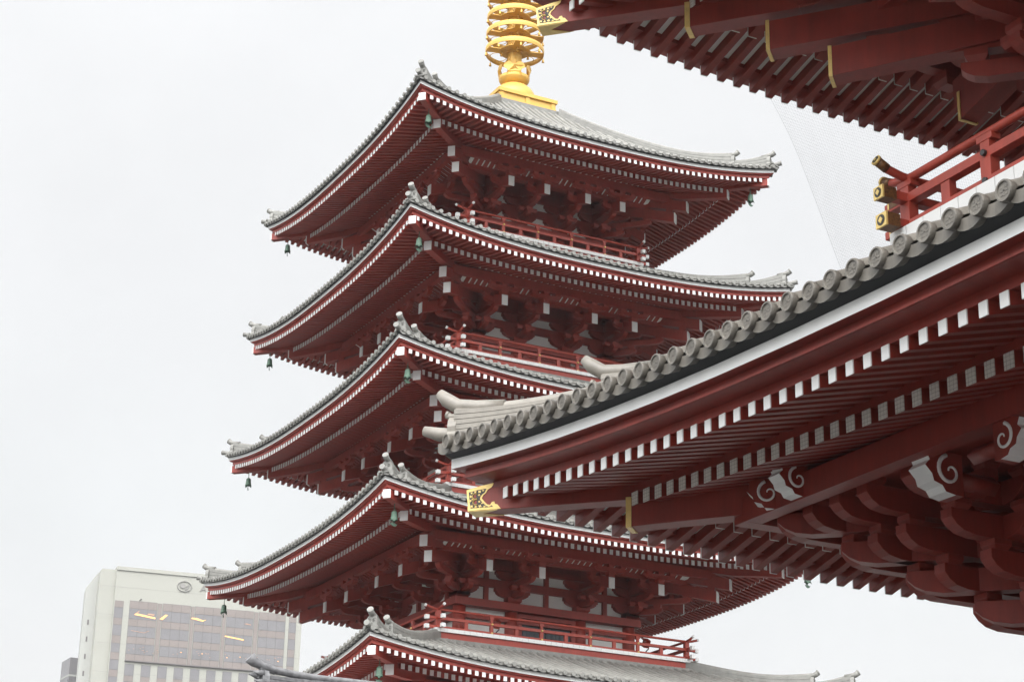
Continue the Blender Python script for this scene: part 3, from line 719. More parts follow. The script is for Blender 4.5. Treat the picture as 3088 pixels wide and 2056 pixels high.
def fitting(parent, hip, d, zbot, ht, wd, slope):
    """pierced gilt plate on both cheeks and the underside of a corner beam's tip"""
    mb = MB()
    outl = [(0, 0), (.47, 0), (.42, .065), (.385, .075), (.375, .11), (.34, .105), (.315, .065), (.27, .075), (.225, .125), (.19, .17), (.215, .215), (.25, .24), (.275, .285), (.32, .31), (.345, .335), (.36, .375), (.2, .35), (-.035, .30)]
    inn = [(.03, .035), (.36, .035), (.335, .06), (.315, .04), (.265, .05), (.21, .10), (.165, .155), (.17, .19), (.2, .225), (.235, .25), (.255, .30), (.14, .29), (.0, .265)]
    for sg in (-1, 1):
        def fr(u, v, c): return hip.pt(d, 0, 0) - hip.e*u + hip.p*sg*(wd/2+c) + Vector((0, 0, zbot+v+u*slope))
        b = len(mb.v)
        mb.extrude(outl, lambda u, v, c: fr(u, v, .006+c), .010, GOLDF)
        mb.extrude(inn, lambda u, v, c: fr(u, v, .0125+c), .003, BLACKM)
        for cx_, cy_ in ((.095, .20), (.105, .115)):
            mb.tube([fr(cx_+.036*math.cos(q), cy_+.040*math.sin(q), .016) for q in np.linspace(-2.3, 2.3, 14)] if sg < 0 else [fr(cx_+.036*math.cos(q), cy_+.040*math.sin(q), .016) for q in np.linspace(.8, 5.5, 14)], .0095, GOLDF, 6)
            mb.tube([fr(cx_+.036*math.cos(q), cy_+.040*math.sin(q), .016) for q in np.linspace(.8, 5.5, 14)], .0095, GOLDF, 6)
            mb.extrude([(cx_+.018*math.cos(q), cy_+.026*math.sin(q)) for q in np.linspace(0, 2*PI, 10)[:-1]], lambda u, v, c: fr(u, v, .015+c), .003, REDG)
        rng = random.Random(3)
        for (lx, ly, r_) in ((.05, .06, .022), (.11, .05, .02), (.17, .055, .024), (.235, .045, .018), (.30, .043, .012), (.03, .14, .02), (.035, .2, .022), (.045, .25, .018), (.10, .262, .02), (.16, .262, .024), (.21, .275, .016), (.155, .215, .018), (.16, .12, .018), (.2, .095, .014), (.06, .16, .014)):
            a0 = rng.random()*PI
            leaf = [(r_*(1.25 if i % 2 == 0 else .5)*math.cos(a0+i*PI/4), r_*(1.0 if i % 2 == 0 else .5)*math.sin(a0+i*PI/4)) for i in range(8)]
            mb.extrude([(lx+p, ly+q) for p, q in leaf], lambda u, v, c: fr(u, v, .017+c), .007, GOLDF)
    und = [(0, -1), (.42, -1), (.30, -.5), (.16, 0), (.30, .5), (.42, 1), (0, 1)]
    mb.extrude(und, lambda u, v, c: hip.pt(d, v*wd/2, zbot-.006+c+u*slope) - hip.e*u, .010, GOLDF)
    e0 = hip.pt(d, 0, 0)
    mb.hexa([hip.pt(d, x, z)+hip.e*q for q in (.002, .014) for x, z in ((-wd/2, zbot), (wd/2, zbot), (wd/2, zbot+ht), (-wd/2, zbot+ht))], GOLDF)
    return mb.build('gold_fitting', parent)
for lv in (1, 2):
    q = GL[lv]; hx, hy, zc = q['hx'], q['hy'], q['zc']
    sides = {3: Side(3, hx, hy, zc, q['Hf'], 2.7, hy), 2: Side(2, hy, hx, zc, q['Hs'], 2.6, hx), 0: Side(0, hy, hx, zc, q['Hs'], 2.6, hx), 1: Side(1, hx, hy, zc, q['Hf'], 2.7, hy)}
    mb = MB()
    for k, sd_ in sides.items(): roof_side(mb, sd_, GAT, q['D'], True, lv == 1 and k == 3)
    roof = mb.build('tiled_roof', gate, recalc=False)
    eb = MB()
    for k, sd_ in sides.items(): eave_boards(eb, sd_, GAT); deck(eb, sd_, GAT, hx-q['cx']+.1)
    eb.build('eave_board', gate)
    for k, sd_ in sides.items():
        for row in ('f', 'b'):
            oin = GAT['fin'] if row == 'f' else hx-q['cx']+.05
            for s in rafter_positions(sd_, GAT):
                along = sd_.L+s if k == 3 else sd_.L-s       # distance from the visible corner
                ok = (lv == 1 and k == 3 and along < (12.3 if row == 'f' else 11.0)) or (lv == 2 and k == 2 and row == 'f' and along < 8.5)
                if ok and gn < 100:
                    rb = MB()
                    if one_rafter(rb, sd_, GAT, row, s, oin): rb.build('rafter', gate, bevel=0.006); gn += 1
                else: one_rafter(gst, sd_, GAT, row, s, oin)
    # corner beams with gilt tips (visible corner: -x, +y)
    for sx, sy in ((-1, 1), (-1, -1), (1, 1), (1, -1)):
        hip = Hip(sx, sy, hx, hy); wd = .30
        def bl(d, z0_, z1_, wd=wd): return [hip.pt(d, -wd/2, z0_), hip.pt(d, wd/2, z0_), hip.pt(d, wd/2, z1_), hip.pt(d, -wd/2, z1_)]
        cb = MB(); cb.hexa(bl(.23, zc-.81, zc-.507)+bl(2.4, zc-.79, zc-.40), REDG)
        beam = cb.build('corner_beam', gate, bevel=.008)
        if (sx, sy) == (-1, 1): fitting(beam, hip, .23, zc-.81, .30, wd, .01)
        cb = MB(); cb.hexa(bl(1.82, zc-1.17, zc-.775, .32)+bl(3.0, zc-1.10, zc-.62, .32), REDG); cb.hexa(bl(3.0, zc-1.10, zc-.62, .32)+bl(hx-q['cx'], zc-.75, zc-.2, .32), REDG)
        beam2 = cb.build('corner_beam', gate, bevel=.008)
        if (sx, sy) == (-1, 1):
            ge = MB(); gold_edge(ge, lambda l, o, z: hip.pt(-o, l, z), -1.82, zc-.972, .32, .395); ge.build('gold_fitting', beam2)
        s3 = sides[3]; zf = lambda d: ztop(s3, GAT, hy-d, d)
        if lv == 1:
            rb = MB()
            h1 = lambda d: .20+.23*max(0, 1-(d+.02)/1.9)**1.5
            h2 = lambda d: .17+.24*max(0, 1-(d-1.5)/1.4)**1.6
            ridge(rb, hip, zf, h1, .05, 1.5, .30, .10, TILER, 14, courses=7)
            ridge(rb, hip, zf, h2, 1.56, q['D']-.1, .30, .10, TILER, 14, courses=7)
            for dd, hh in ((.05, h1), (1.56, h2)):                    # upswept cap beyond the ridge face
                zz = zf(dd)+hh(dd)
                rb.tube([hip.pt(dd+.5, 0, zf(dd+.5)+hh(dd+.5)+.03), hip.pt(dd+.2, 0, zf(dd+.2)+hh(dd+.2)+.05), hip.pt(dd, 0, zz+.08), hip.pt(dd-.12, 0, zz+.19), hip.pt(dd-.2, 0, zz+.30)], [.10, .105, .11, .105, .07], TILER, 16)
            zt = zf(0)+.05
            rb.tube([hip.pt(.35, 0, zt), hip.pt(.05, 0, zt+.02), hip.pt(-.14, 0, zt+.06), hip.pt(-.30, 0, zt+.13)], [.09, .105, .10, .07], TILER, 14)
            rb.build('corner_ridge', roof)
            dt = demon_tile('ridge_end_tile', hip, .03, zf(.03)-.02, .38, .36, .05, TILER, roof, .12, .02, False)
            demon_tile('ridge_end_tile', hip, 1.53, zf(1.53)-.05, .36, .34, .05, TILER, roof, .12, .02, False)
    # body: columns, walls, beams, brackets
    zb = q['zb']; cx, cy = q['cx'], q['cy']; zlo = 0 if lv == 1 else 11.3
    ys = [-cy, -cy*.6, -cy*.2, cy*.2, cy*.6, cy]
    bw = MB(); bw.bx(-cx+.1, cx-.1, -cy+.1, cy-.1, (5.6 if lv == 1 else 11.6), zc+.2, REDG if lv == 1 else PLAST); bw.build('wall', gate)
    for y in ys:
        for x in (-cx, cx) if abs(y) < cy else (-cx, 0, cx):
            c_ = MB(); c_.lathe([(.32, 0), (.32, zb-.3-zlo)], (x, y, zlo), REDG, 20); c_.build('column', gate)
    tb = MB()
    for k in range(4):
        A_, L_ = (cy, cx) if k % 2 == 0 else (cx, cy)
        ss = Side(k, A_, L_, 0, 0, 1, 1); dz = 0 if k % 2 == 0 else .003
        def strip(o0_, o1_, z0_, z1_, x0, m=REDG): tb.hexa([ss.pt(x, o, z) for x in (-x0, x0) for o, z in ((o0_, z0_), (o1_, z0_), (o1_, z1_), (o0_, z1_))], m)
        if lv == 2:
            strip(-.38+dz, .3, zb-.32+dz, zb-dz, L_+.38-dz); strip(-.1, .12, zb+.65+dz, zb+.99-dz, L_+.3); strip(-.1, .12, zb+1.43+dz, zb+1.69-dz, L_+.3)
            for o, z0_, z1_ in ((.936, 1.05, 1.28), (1.872, 1.44, 1.64), (2.665, 1.69, 2.03)): strip(-o-.11, -o+.11, zb+z0_+dz, zb+z1_-dz, L_+o+.1-dz)
            strip(-2.6, .05, zb+1.66+dz, zb+1.68-dz, L_+2.5)
        else:
            strip(-.30+dz, .3, zb-.62+dz, zb-.22-dz, L_+.30-dz)
            for j_ in range(4): strip(-.09-dz, .12, zb+.30+.43*j_+dz, zb+.43+.43*j_-dz, L_+.2)
            strip(-2.95-.13, -2.95+.13, zb+1.50+dz, zb+1.84-dz, L_+2.95+.12-dz)
            strip(-2.85, .05, zb+1.70+dz, zb+1.72-dz, L_+2.8)
    tb.build('tie_beam', gate)
    for k in ((3, 2) if lv == 2 else ()):
        A_, L_ = (cy, cx) if k == 2 else (cx, cy); ss = Side(k, A_, L_, 0, 0, 1, 1)
        xs = ys if k == 3 else [-cx, 0, cx]
        for x in xs:
            if k == 3 and x > 1: continue
            p = ss.pt(x, 0, zb)
            if fb: gb_proto.location = p; gb_proto.rotation_euler = (0, 0, k*PI/2); fb = False
            else: dup(gb_proto, gate, p, k*PI/2)
    p = Vector((-cx, cy, zb)); ang = -3*PI/4
    if lv == 2: gd_proto.location = p; gd_proto.rotation_euler = (0, 0, ang)
    if lv == 1:                                                 # four-step lattice brackets of the lower storey
        ST, RI, AH, AW = .58, .43, .30, .21
        def lattice(corner):
            m = MB(); fr = lambda l, o, z: Vector((l, -o, z))
            bearing(m, fr, 0, 0, -.22, .62, .22, REDG)
            def out_arm(l, kk, z): m.extrude(arm_out(ST*kk+.32, AH, .2, .34), lambda a, b, c: fr(l+c, a, z+b), AW, REDG)
            def side_arm(o, z, L): m.extrude(arm_prof(L, AH, .32), lambda a, b, c: fr(a, o+c, z+b), AW-.004, REDG)
            for kk in range(1, 5):
                z = RI*(kk-1)
                out_arm(0, kk, z); bearing(m, fr, 0, ST*kk+.15, z+AH, .27, .13, REDG)
                side_arm(0, z, .52+.06*kk)
                for o_ in range(1, kk): side_arm(ST*o_, z+.001*o_, .50)
                for l_ in (-.40, .40): 
                    for o_ in range(0, kk): bearing(m, fr, l_, ST*o_, z+AH, .25, .13, REDG)
                if corner:
                    for j_ in range(1, kk+1):                     # arms of the other face running past the corner
                        m.extrude(arm_out(ST*kk+.32, AH, .4, .34), lambda a, b, c, j_=j_: fr(-ST*j_-.30+c, a, z+.002*j_+b), AW, REDG)
                        bearing(m, fr, -ST*j_-.30, ST*kk+.15, z+AH+.001, .25, .13, REDG)
                    d_ = (ST*kk+.30)*k2
                    m.extrude(arm_out(d_+.05, AH, .2, .40), lambda a, b, c: Vector(((-a+c)/k2, (-a-c)/k2, z+.004+b)), AW+.03, REDG)
            return m
        lo_p = None
        for k in (3, 2):
            A_, L_ = (cy, cx) if k == 2 else (cx, cy); ss = Side(k, A_, L_, 0, 0, 1, 1)
            for x in ([-8.58, -6.65, -4.7, -2.75] if k == 3 else [0.0, -cx]):
                p = ss.pt(x, 0, zb)
                if abs(x+8.58) < .01:
                    o = lattice(True).build('corner_bracket', gate, bevel=.006); o.location = p; o.rotation_euler = (0, 0, k*PI/2)
                elif lo_p is None:
                    lo_p = lattice(False).build('bracket_set', gate, bevel=.006); lo_p.location = p; lo_p.rotation_euler = (0, 0, k*PI/2)
                else: dup(lo_p, gate, p, k*PI/2)
gso = gst.build('rafter', gate); tag(gso, kind='stuff')

# diagonal tail beams with gilt edges under the upper eave
q = GL[2]; p = Vector((-q['cx'], q['cy'], q['zb']))
for out_, zz, sl in ((2.37, .72, .10), (2.99, 1.26, .06)):
    m = tail_mesh(REDG, out_*k2, zz, sl, .34, .46, REDG, .3); o = m.build('tail_beam', gate, bevel=.006); o.location = p; o.rotation_euler = (0, 0, -3*PI/4)
    ge = MB(); gold_edge(ge, lambda l, oo, z: Vector((l, -oo, z)), out_*k2, zz, .34, .46); ge.build('gold_fitting', o)
for x_, k in ((0, 2),):
    ss = Side(k, q['cy'], q['cx'], 0, 0, 1, 1)
    m = tail_mesh(REDG, 2.3, .62, .25, .30, .44, REDG, .3); o = m.build('tail_beam', gate, bevel=.006); o.location = ss.pt(q['cx'], 0, q['zb']); o.rotation_euler = (0, 0, k*PI/2)
    ge = MB(); gold_edge(ge, lambda l, oo, z: Vector((l, -oo, z)), 2.3, .62, .30, .44); ge.build('gold_fitting', o)

# carved white nosings of the lower brackets
def nosing(loc, ang, sc=1.0):
    m = MB()
    prof = [(0, .22), (.30, .24), (.44, .20), (.40, .12), (.46, .06), (.38, -.02), (.36, -.09), (.26, -.12), (.22, -.18), (.10, -.20), (0, -.20)]
    prof = [(a*sc, b*sc) for a, b in prof]
    m.extrude(prof, lambda a, b, c: Vector((c, -a, b)), .26*sc, WHITE, REDG, edge=lambda i: WHITE if 1 <= i <= 8 else REDG)
    for sg in (-1, 1):
        m.tube([Vector((sg*.133*sc, -(.16+(.012+.020*t)*math.cos(t*1.0))*sc, (.03+(.012+.020*t)*math.sin(t*1.0))*sc)) for t in np.linspace(0.3, 7.6, 26)], [(.008+.0022*t)*sc for t in np.linspace(.3, 7.6, 26)], WHITE, 6)
    m.tube([(0, .5*sc, 0), (0, 0, 0)], .1*sc, REDG, 4)
    o = m.build('carved_nosing', gate); o.location = loc; o.rotation_euler = (0, 0, ang); return o
def rel(x, y, z): return Vector((x, y, z)) + CAM - GC
k_m = 3*PI/2
nosing(rel(14.20, 21.00, 7.12)+Vector((.30, -.30, 0)), -3*PI/4, .95)
nosing(rel(14.10, 20.16, 7.13)+Vector((.34, 0, 0)), k_m, .95)
nosing(rel(14.65, 17.95, 6.74)+Vector((.40, 0, 0)), k_m, 1.2)
nosing(rel(14.55, 16.15, 6.70)+Vector((0, .35, 0)), 0, 1.0)

# balcony and railing of the upper storey
RX, RY, FZ = 4.26, 9.894, 12.47
bm_ = MB(); hx_, hy_ = RX+.20, RY+.20
bm_.bx(-hx_+.08, hx_-.08, -hy_+.08, hy_-.08, FZ-.5, FZ-.20, REDG); bm_.bx(-hx_+.05, hx_-.05, -hy_+.05, hy_-.05, FZ-.19, FZ-.02, SLATE)
for k in (3, 2):
    A_, L_ = (hy_, hx_) if k == 2 else (hx_, hy_); ss = Side(k, A_, L_, 0, 0, 1, 1); nb = int(2*L_/.36); pw = 2*L_/nb
    for i in range(nb):
        if k == 2 and i in (0, nb-1): continue
        x0, x1 = -L_+i*pw+.006, -L_+(i+1)*pw-.006
        bm_.hexa([ss.pt(x, o, z) for x in (x0, x1) for o, z in ((0, FZ-.20), (.4, FZ-.20), (.4, FZ), (0, FZ))], WHITE)
bal = bm_.build('balcony', gate)
for k in (3, 2):
    A_, L_ = (RY, RX) if k == 2 else (RX, RY); ss = Side(k, A_, L_, 0, 0, 1, 1); rm = MB(); dz = 0 if k == 3 else .003
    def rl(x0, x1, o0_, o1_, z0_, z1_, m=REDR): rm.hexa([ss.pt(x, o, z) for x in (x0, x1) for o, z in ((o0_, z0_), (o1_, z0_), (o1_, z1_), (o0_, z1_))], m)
    e = L_+.44; zr = FZ+.02
    rl(-e, e, -.085-dz, .085-dz, zr+dz, zr+.115-dz); rl(-e, e, -.075-dz, .075-dz, zr+.39+dz, zr+.52-dz)
    tp = [ss.pt(-e-.08, 0, zr+.93), ss.pt(-e+.1, 0, zr+.84), ss.pt(-L_-.1, 0, zr+.785), ss.pt(-L_+.1, 0, zr+.765), ss.pt(L_-.1, 0, zr+.765), ss.pt(L_+.1, 0, zr+.785), ss.pt(e-.1, 0, zr+.84), ss.pt(e+.08, 0, zr+.93)]
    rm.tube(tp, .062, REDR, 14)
    n_ = int(L_/.835)
    for i in range(0, 2*n_+1):
        x = -L_+i*.835 if k == 3 else L_-i*.835
        if abs(x) > L_+.01 or (k == 2 and i == 0): continue
        if i % 2 == 0:
            rl(x-.10, x+.10, -.08, .08, zr+.112, zr+.392); rl(x-.09, x+.09, -.075, .075, zr+.517, zr+.63); rl(x-.15, x+.15, -.08, .08, zr+.63, zr+.72)
            if i:
                for zz in (.06, .455):
                    c = ss.pt(x, -.09, zr+zz); d_ = ss.n; rm.tube([c-d_*.02, c+d_*.035], .045, BOLT, 12)
        else: rl(x-.09, x+.09, -.06, .06, zr+.112, zr+.392)
    rail = rm.build('railing', bal, bevel=.006)
    for sg in ((-1,) if k == 3 else (1,)):                  # gilt caps at the visible corner
        def gl(x0, x1, o0_, o1_, z0_, z1_, m=GOLDF): gm.hexa([ss.pt(sg*x, o, z) for x in (x0, x1) for o, z in ((o0_, z0_), (o1_, z0_), (o1_, z1_), (o0_, z1_))], m)
        for z0_, z1_, ww, x1 in ((-.045, .155, .115, e+.05), (.365, .545, .10, e+.08)):
            gm = MB()
            if k == 3: z0_ += .055; z1_ -= .02; ww *= .85; x1 -= .16
            gl(x1-.03, x1, -ww, ww, zr+z0_, zr+z1_)
            gl(x1-.24, x1-.03, -ww*.97, ww*.97, zr+z0_+.006, zr+z1_-.006, ENGR)
            cz = (z0_+z1_)/2; hh = (z1_-z0_)/2
            gm.extrude([(ww*.70*math.cos(t), hh*.78*math.sin(t)) for t in np.linspace(0, 2*PI, 21)[:-1]], lambda a, b, c: ss.pt(sg*(x1+.004+c), a, zr+cz+b), .006, BLACKM)
            gm.extrude([(ww*.42, 0), (0, hh*.5), (-ww*.42, 0), (0, -hh*.5)], lambda a, b, c: ss.pt(sg*(x1+.010+c), a, zr+cz+b), .008, GOLDF)
            gm.build('rail_end_cap', rail)
        p0 = Vector(tp[-1 if sg > 0 else 0]); p1 = Vector(tp[-2 if sg > 0 else 1]); d_ = (p0-p1).normalized(); gm = MB()
        gm.tube([p0-d_*.015, p0+d_*.02], .078, GOLDF, 20); gm.tube([p0+d_*.015, p0+d_*.026], .056, BLACKM, 18); gm.tube([p0+d_*.02, p0+d_*.034], .026, GOLDF, 4)
        gm.tube([p0-d_*.19, p0-d_*.012], .069, ENGR, 16)
        gm.build('rail_end_cap', rail)
# upper hip roof cap so that nothing leaks light
m = MB(); m.bx(-1.2, 1.2, -6.9, 6.9, 20.2, 21.3, TILEG); m.build('roof_ridge', gate)

# ================================================================== bird net behind the gate
def net(P00, P10, P01, P11, nu, nv, r=.0009):
    nm = MB(); P00, P10, P01, P11 = [Vector(p)+CAM for p in (P00, P10, P01, P11)]
    def pt(u, v):
        a = P00.lerp(P10, u); b = P01.lerp(P11, u); p = a.lerp(b, v)
        return p + Vector((.10*math.sin(v*5+u*3)+.012*math.sin(u*61+v*9), .25*math.sin(PI*u)*math.sin(PI*v), -.16*math.sin(PI*u)*v+.012*math.sin(v*57+u*13)))
    for i in range(nu+1):
        rr = r*(2.2 if i == 0 else 1); nm.tube([pt(i/nu, j/12) for j in range(13)], rr, NETM, 3, False, smooth=False)
    for j in range(nv+1):
        nm.tube([pt(i/12, j/nv) for i in range(13)], r*(2.2 if j == 0 else 1), NETM, 3, False, smooth=False)
    return nm.build('bird_net', recalc=False)
n1_ = net((16.9, 24.5, 15.6), (21.5, 24.5, 15.6), (18.95, 24.5, 11.6), (23.5, 24.5, 11.6), 84, 74)
n2_ = net((19.849, 24.5, 7.30), (22.4, 24.5, 6.75), (20.3, 24.5, 8.6), (22.8, 24.5, 8.4), 52, 24)
tag(n1_, 'large grey bird net stretched below the upper gate eave against the sky', 'netting')
tag(n2_, 'narrow grey bird net edge showing below the brackets at lower right', 'netting')

# ================================================================== far hotel tower
ax, ay, ang = 103.116, 365.742, math.radians(-8.9)
HO = Vector((ax+CAM.x, ay+CAM.y, 0))
tower = empty('office_tower', HO, 'tall pale tower block with brown glass bays and a round emblem, far behind the pagoda', 'building'); tower.rotation_euler = (0, 0, ang)
ZO = 1.6
tm = MB()                                                         # local: u along the front, +y away
def tb_(u0, u1, y0, y1, z0, z1, m=CONC): tm.bx(u0, u1, y0, y1, z0+ZO, z1+ZO, m)
tb_(0, 36.2, 0, 22, -1.6, 89.55);
tb_(0, 36.2, -.22, 0, 88.85, 89.55)                                # coping
tm.extrude([(-2.95, -1.6), (.05, -1.6), (.05, 89.0), (-2.6, 89.0), (-2.95, 88.6)], lambda u, z, c: Vector((u, 2.6+c, z+ZO)), 4.0, CONC)
tm.extrude([(-5.1, -1.6), (-2.951, -1.6), (-2.951, 88.5), (-2.951, 88.9), (-4.95, 85.8), (-5.1, 85.0)], lambda u, z, c: Vector((u, 4.5+c, z+ZO)), 2.0, CONC2)
for z in (85.6, 80.2, 74.8, 69.4): tb_(-2.9, 36.2, -.012, .0, z, z+.05, SIGN)
tm.build('wall', tower)
tm = MB()
for zt in (79.6, 76.4, 73.1, 69.9): tb_(-4.25, -3.95, 3.46, 3.52, zt-.95, zt, MULL)
for zt in (71.1, 68.4): tb_(-1.75, -.95, .96, 1.02, zt-1.15, zt, MULL)
tm.build('window', tower)
def bay(u0, u1, ztop_, zbot, rows, cols, name='window_bay'):
    m = MB()
    def b(u0, u1, y0, y1, z0, z1, mm): m.bx(u0, u1, y0, y1, z0+ZO, z1+ZO, mm)
    for r_, (za, zb_, mm) in enumerate(rows):
        for c in range(cols):
            x0 = u0+(u1-u0)*c/cols; x1 = u0+(u1-u0)*(c+1)/cols
            b(x0+.03, x1-.03, -.10, .05, zb_+.03, za-.03, mm)
    b(u0, u1, -.06, .04, zbot, ztop_, MULL)
    return m.build(name, tower)
rows = [(83.15, 81.7, GLASS), (81.7, 79.72, GLASS2), (79.72, 78.36, GLASS), (78.36, 76.36, GLASS2), (76.36, 75.03, GLASS), (75.03, 73.07, GLASS2), (73.07, 71.9, GLASS)]
for u0, u1 in ((2.95, 8.18), (9.2, 14.5), (15.4, 20.6), (21.5, 26.73), (27.77, 33.0)): bay(u0, u1, 83.2, 71.85, rows, 3)
rows2 = [(82.95, 81.7, GLASS), (81.7, 79.7, GLASS2), (79.7, 78.4, GLASS), (78.4, 76.4, GLASS2), (76.4, 74.9, GLASS), (74.9, 73.2, GLASS2), (73.2, 71.8, GLASS), (71.8, 69.9, GLASS2), (69.9, 68.6, GLASS), (68.6, 66.6, GLASS2), (66.6, 64, GLASS)]
for u0, u1 in ((.15, 1.8), (33.7, 35.1)): bay(u0, u1, 82.98, 64, rows2, 1)
for (u0, u1) in ((8.18, 9.2), (14.5, 15.4), (20.6, 21.5), (26.73, 27.77)): bay(u0+.12, u1-.12, 83.1, 71.85, [(83.05, 71.9, GLASS)], 1, 'pier')
m = MB(); m.bx(2.9, 33.05, -.4, .1, 71.66+ZO, 71.86+ZO, MULL); m.build('ledge', tower)
for i in range(10):
    u0 = 3.0+3.08*i; bay(u0, u0+1.75, 71.2, 62, [(71.15, 69.0, GLASS2), (69.0, 67.9, GLASS), (67.9, 65.8, GLASS2), (65.8, 64.7, GLASS), (64.7, 62.1, GLASS2)], 1, 'window')
# lit lamps behind the glass
def lampq(pts, mm, th=.03):
    lm = MB(); lm.extrude(pts, lambda u, z, c: Vector((u, -.125+c, z+ZO)), th, mm); lm.build('ceiling_lamp', tower)
lampq([(3.95, 80.55), (7.95, 80.05), (7.95, 80.35), (4.3, 80.85)], LAMP); lampq([(6.4, 80.75), (7.7, 80.65), (7.75, 80.95), (6.6, 81.0)], LAMP2); lampq([(4.15, 80.8), (4.7, 81.3), (4.95, 81.4), (4.55, 80.8)], LAMP2)
lampq([(8.75, 80.1), (9.3, 80.0), (10.3, 81.0), (9.8, 81.05)], LAMP); lampq([(14.7, 80.75), (17.0, 80.35), (17.6, 80.75), (17.0, 80.62), (15.8, 80.95), (15.0, 80.93)], LAMP)
lampq([(21.35, 77.85), (25.1, 77.4), (25.1, 77.62), (21.5, 78.05)], LAMP)
for u, z in ((26.3, 74.0), (17.3, 74.15), (13.3, 74.1), (32.0, 73.9), (24.6, 74.1), (22.1, 73.8)): lampq([(u-.12, z), (u+.12, z), (u+.08, z+.14), (u-.08, z+.14)], LAMP)
rg = random.Random(11)
for i in range(34):
    u = rg.uniform(3.5, 32.5); z = rg.uniform(73.5, 74.7); lampq([(u-.1, z), (u+.1, z), (u+.1, z+.07), (u-.1, z+.07)], LAMP2)
lampq([(3.6, 77.55), (6.1, 77.3), (7.0, 77.75), (7.0, 77.68), (6.1, 77.22), (3.6, 77.47)], LAMP2); lampq([(25.0, 80.6), (26.3, 80.45), (26.3, 80.6), (25.4, 80.75)], LAMP2)
# round emblem and the first letters of the sign
em = MB()
def fe(u, z, c): return Vector((13.0+u, -.16+c, 86.82+ZO+z))
ro = [(1.33*math.cos(t), .98*math.sin(t)) for t in np.linspace(0, 2*PI, 41)]
em.tube([fe(u, z, 0) for u, z in ro], .085, SIGN, 8, False)
em.extrude([(-.35+.50*math.cos(t), .12+.52*math.sin(t)) for t in np.linspace(0, 2*PI, 25)[:-1]], lambda u, z, c: fe(u, z, c), .10, SIGN)
em.extrude([(.15, -.45), (.55, -.05), (.28, -.02), (.75, .45), (1.0, .5), (.95, .28), (.62, .05), (.82, -.1), (.15, -.78)], lambda u, z, c: fe(u, z, c), .12, SIGN)
em.build('emblem', tower)
le = MB()
def bar(u0, z0, u1, z1, wd=.13):
    d_ = Vector((u1-u0, 0, z1-z0)).normalized(); n_ = Vector((-d_.z, 0, d_.x))*wd/2; a, b = Vector((u0, -.14, z0+ZO)), Vector((u1, -.14, z1+ZO))
    le.hexa([a-n_, a+n_, a+n_+Vector((0, .1, 0)), a-n_+Vector((0, .1, 0)), b-n_, b+n_, b+n_+Vector((0, .1, 0)), b-n_+Vector((0, .1, 0))], SIGN)
bar(16.05, 86.15, 16.68, 87.25, .16); bar(16.68, 87.25, 17.25, 86.15, .16); bar(16.3, 86.52, 17.05, 86.52, .14)
bar(17.45, 87.22, 18.0, 86.2, .16); bar(18.0, 86.2, 18.55, 87.22, .16)
le.build('sign_lettering', tower)
m = MB(); m.ball((5.0, -.3, 83.55+ZO), .14, BOLT); m.tube([(4.7, -.2, 83.3+ZO), (5.0, -.3, 83.5+ZO)], .09, BOLT, 6); m.build('camera_mount', tower)
# slim tower behind its left edge
t2 = empty('glass_block', (HO.x-3.45, HO.y+16.5, 0), 'slim blue-grey high-rise edge behind the left side of the pale tower', 'building')
m = MB(); m.bx(-.3, 6, -3, 3, 0, 75.6, GLASS2); m.build('wall', t2)
m = MB()
for i in range(24): m.bx(-.36, 6.05, -3.06, 3.0, 3+3*i, 3.35+3*i, CONC2)
m.build('floor_band', t2)

# ================================================================== small hall roof, bottom left
HB = Vector((14.12, 39.55, 0)) + Vector((CAM.x, CAM.y, 0))
hall = empty('small_hall', HB, 'grey tiled ridge of a small hall roof with demon-face end tile, bottom left', 'building')
hd = math.radians(-2.0); ex = Vector((math.cos(hd), math.sin(hd), 0)); ey = Vector((-math.sin(hd), math.cos(hd), 0))
zt = 8.10+1.6
hm = MB()
def hp(u, v, z): return ex*u + ey*v + Vector((0, 0, zt+z))
crv = lambda u: -.20+.20*max(0, 1-u/1.6)**2
cps = [hp(.02, 0, .03), hp(.12, 0, -.06), hp(.3, 0, -.125), hp(.6, 0, -.19), hp(1.0, 0, -.235), hp(1.6, 0, -.265), hp(3, 0, -.28), hp(9, 0, -.28), hp(16, 0, -.28)]
hm.tube(cps, [.135, .105, .085, .08, .078, .078, .078, .078, .078], TILEO, 16)
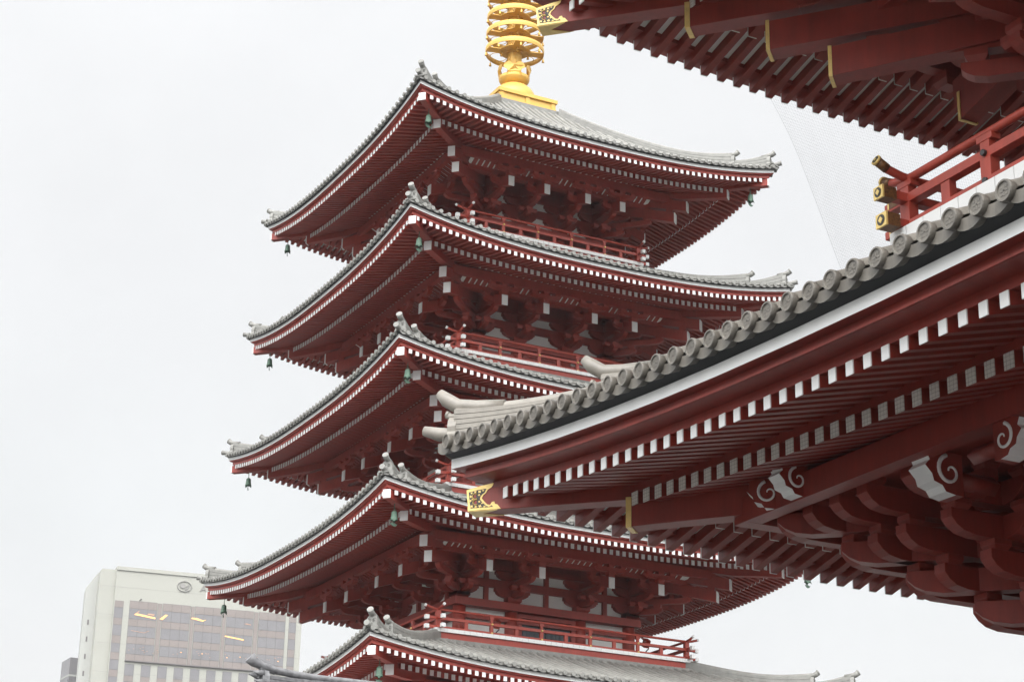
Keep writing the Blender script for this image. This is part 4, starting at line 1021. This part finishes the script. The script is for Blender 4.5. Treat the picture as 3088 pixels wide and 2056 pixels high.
for i in range(5):
    z1_ = -.345-.075*i
    hm.hexa([hp(u, y, z+(-.03 if u > 1 else 0)) for u in (.38, 1.2) for y, z in ((-.14-.015*i, z1_-.05), (.14+.015*i, z1_-.05), (.14+.015*i, z1_+.01), (-.14-.015*i, z1_+.01))], TILEO)
    hm.hexa([hp(u, y, z-.03) for u in (1.2, 16) for y, z in ((-.14-.015*i, z1_-.05), (.14+.015*i, z1_-.05), (.14+.015*i, z1_+.01), (-.14-.015*i, z1_+.01))], TILEO)
hm.hexa([hp(u, y, z) for u in (.4, 16) for y, z in ((-.11, -1.2), (.11, -1.2), (.11, -.33), (-.11, -.33))], TILEO)
ridge_o = hm.build('roof_ridge', hall)
class HH: pass
hh = HH(); hh.e = -ex; hh.p = Vector((0, -1, 0)); hh.pt = lambda d, s, z: ex*d + hh.p*s + Vector((0, 0, z))
demon_tile('ridge_end_tile', hh, .34, zt-.78, .48, .58, .06, TILEO, hall, .05, .0, True)
hm = MB()
for sg in (-1, 1):
    n = 12
    for i in range(n):
        y0 = .1+4.4*i/n; y1 = .1+4.4*(i+1)/n; f = lambda y: -.75-.62*y+.018*y*y
        hm.poly([hp(.45, sg*y0, f(y0)), hp(16, sg*y0, f(y0)), hp(16, sg*y1, f(y1)), hp(.45, sg*y1, f(y1))], TILEO)
    for j in range(58):
        u = .5+j*.27; hm.tube([hp(u, sg*y, -.75-.62*y+.018*y*y+.02) for y in (.1, 1.5, 3, 4.5)], .065, TILEO, 8, True)
hm.tube([hp(.52, -.3, -.62), hp(.52, .0, -.62)], .07, TILEO, 10)
hm.build('tiled_roof', hall)
hm = MB(); hm.bx(1.2, 15, -3.2, 3.2, 0, zt-3.3, PLAST); hm.bx(1.0, 15.2, -3.4, 3.4, zt-3.7, zt-3.4, RED); hm.build('wall', hall)

# ================================================================== rain haze
hz = MB(); hz.bx(-240, 260, -110, 480, -1.0, 120, STONE)
ho = hz.build('haze'); tag(ho, kind='stuff')
hm_ = bpy.data.materials.new('haze_air'); hm_.use_nodes = True; t = hm_.node_tree; t.nodes.clear()
o_ = t.nodes.new('ShaderNodeOutputMaterial'); v_ = t.nodes.new('ShaderNodeVolumePrincipled')
v_.inputs['Color'].default_value = (0.95, 0.97, 1.0, 1); v_.inputs['Density'].default_value = 0.0002; v_.inputs['Anisotropy'].default_value = 0.2
t.links.new(v_.outputs[0], o_.inputs['Volume']); ho.data.materials.clear(); ho.data.materials.append(hm_)
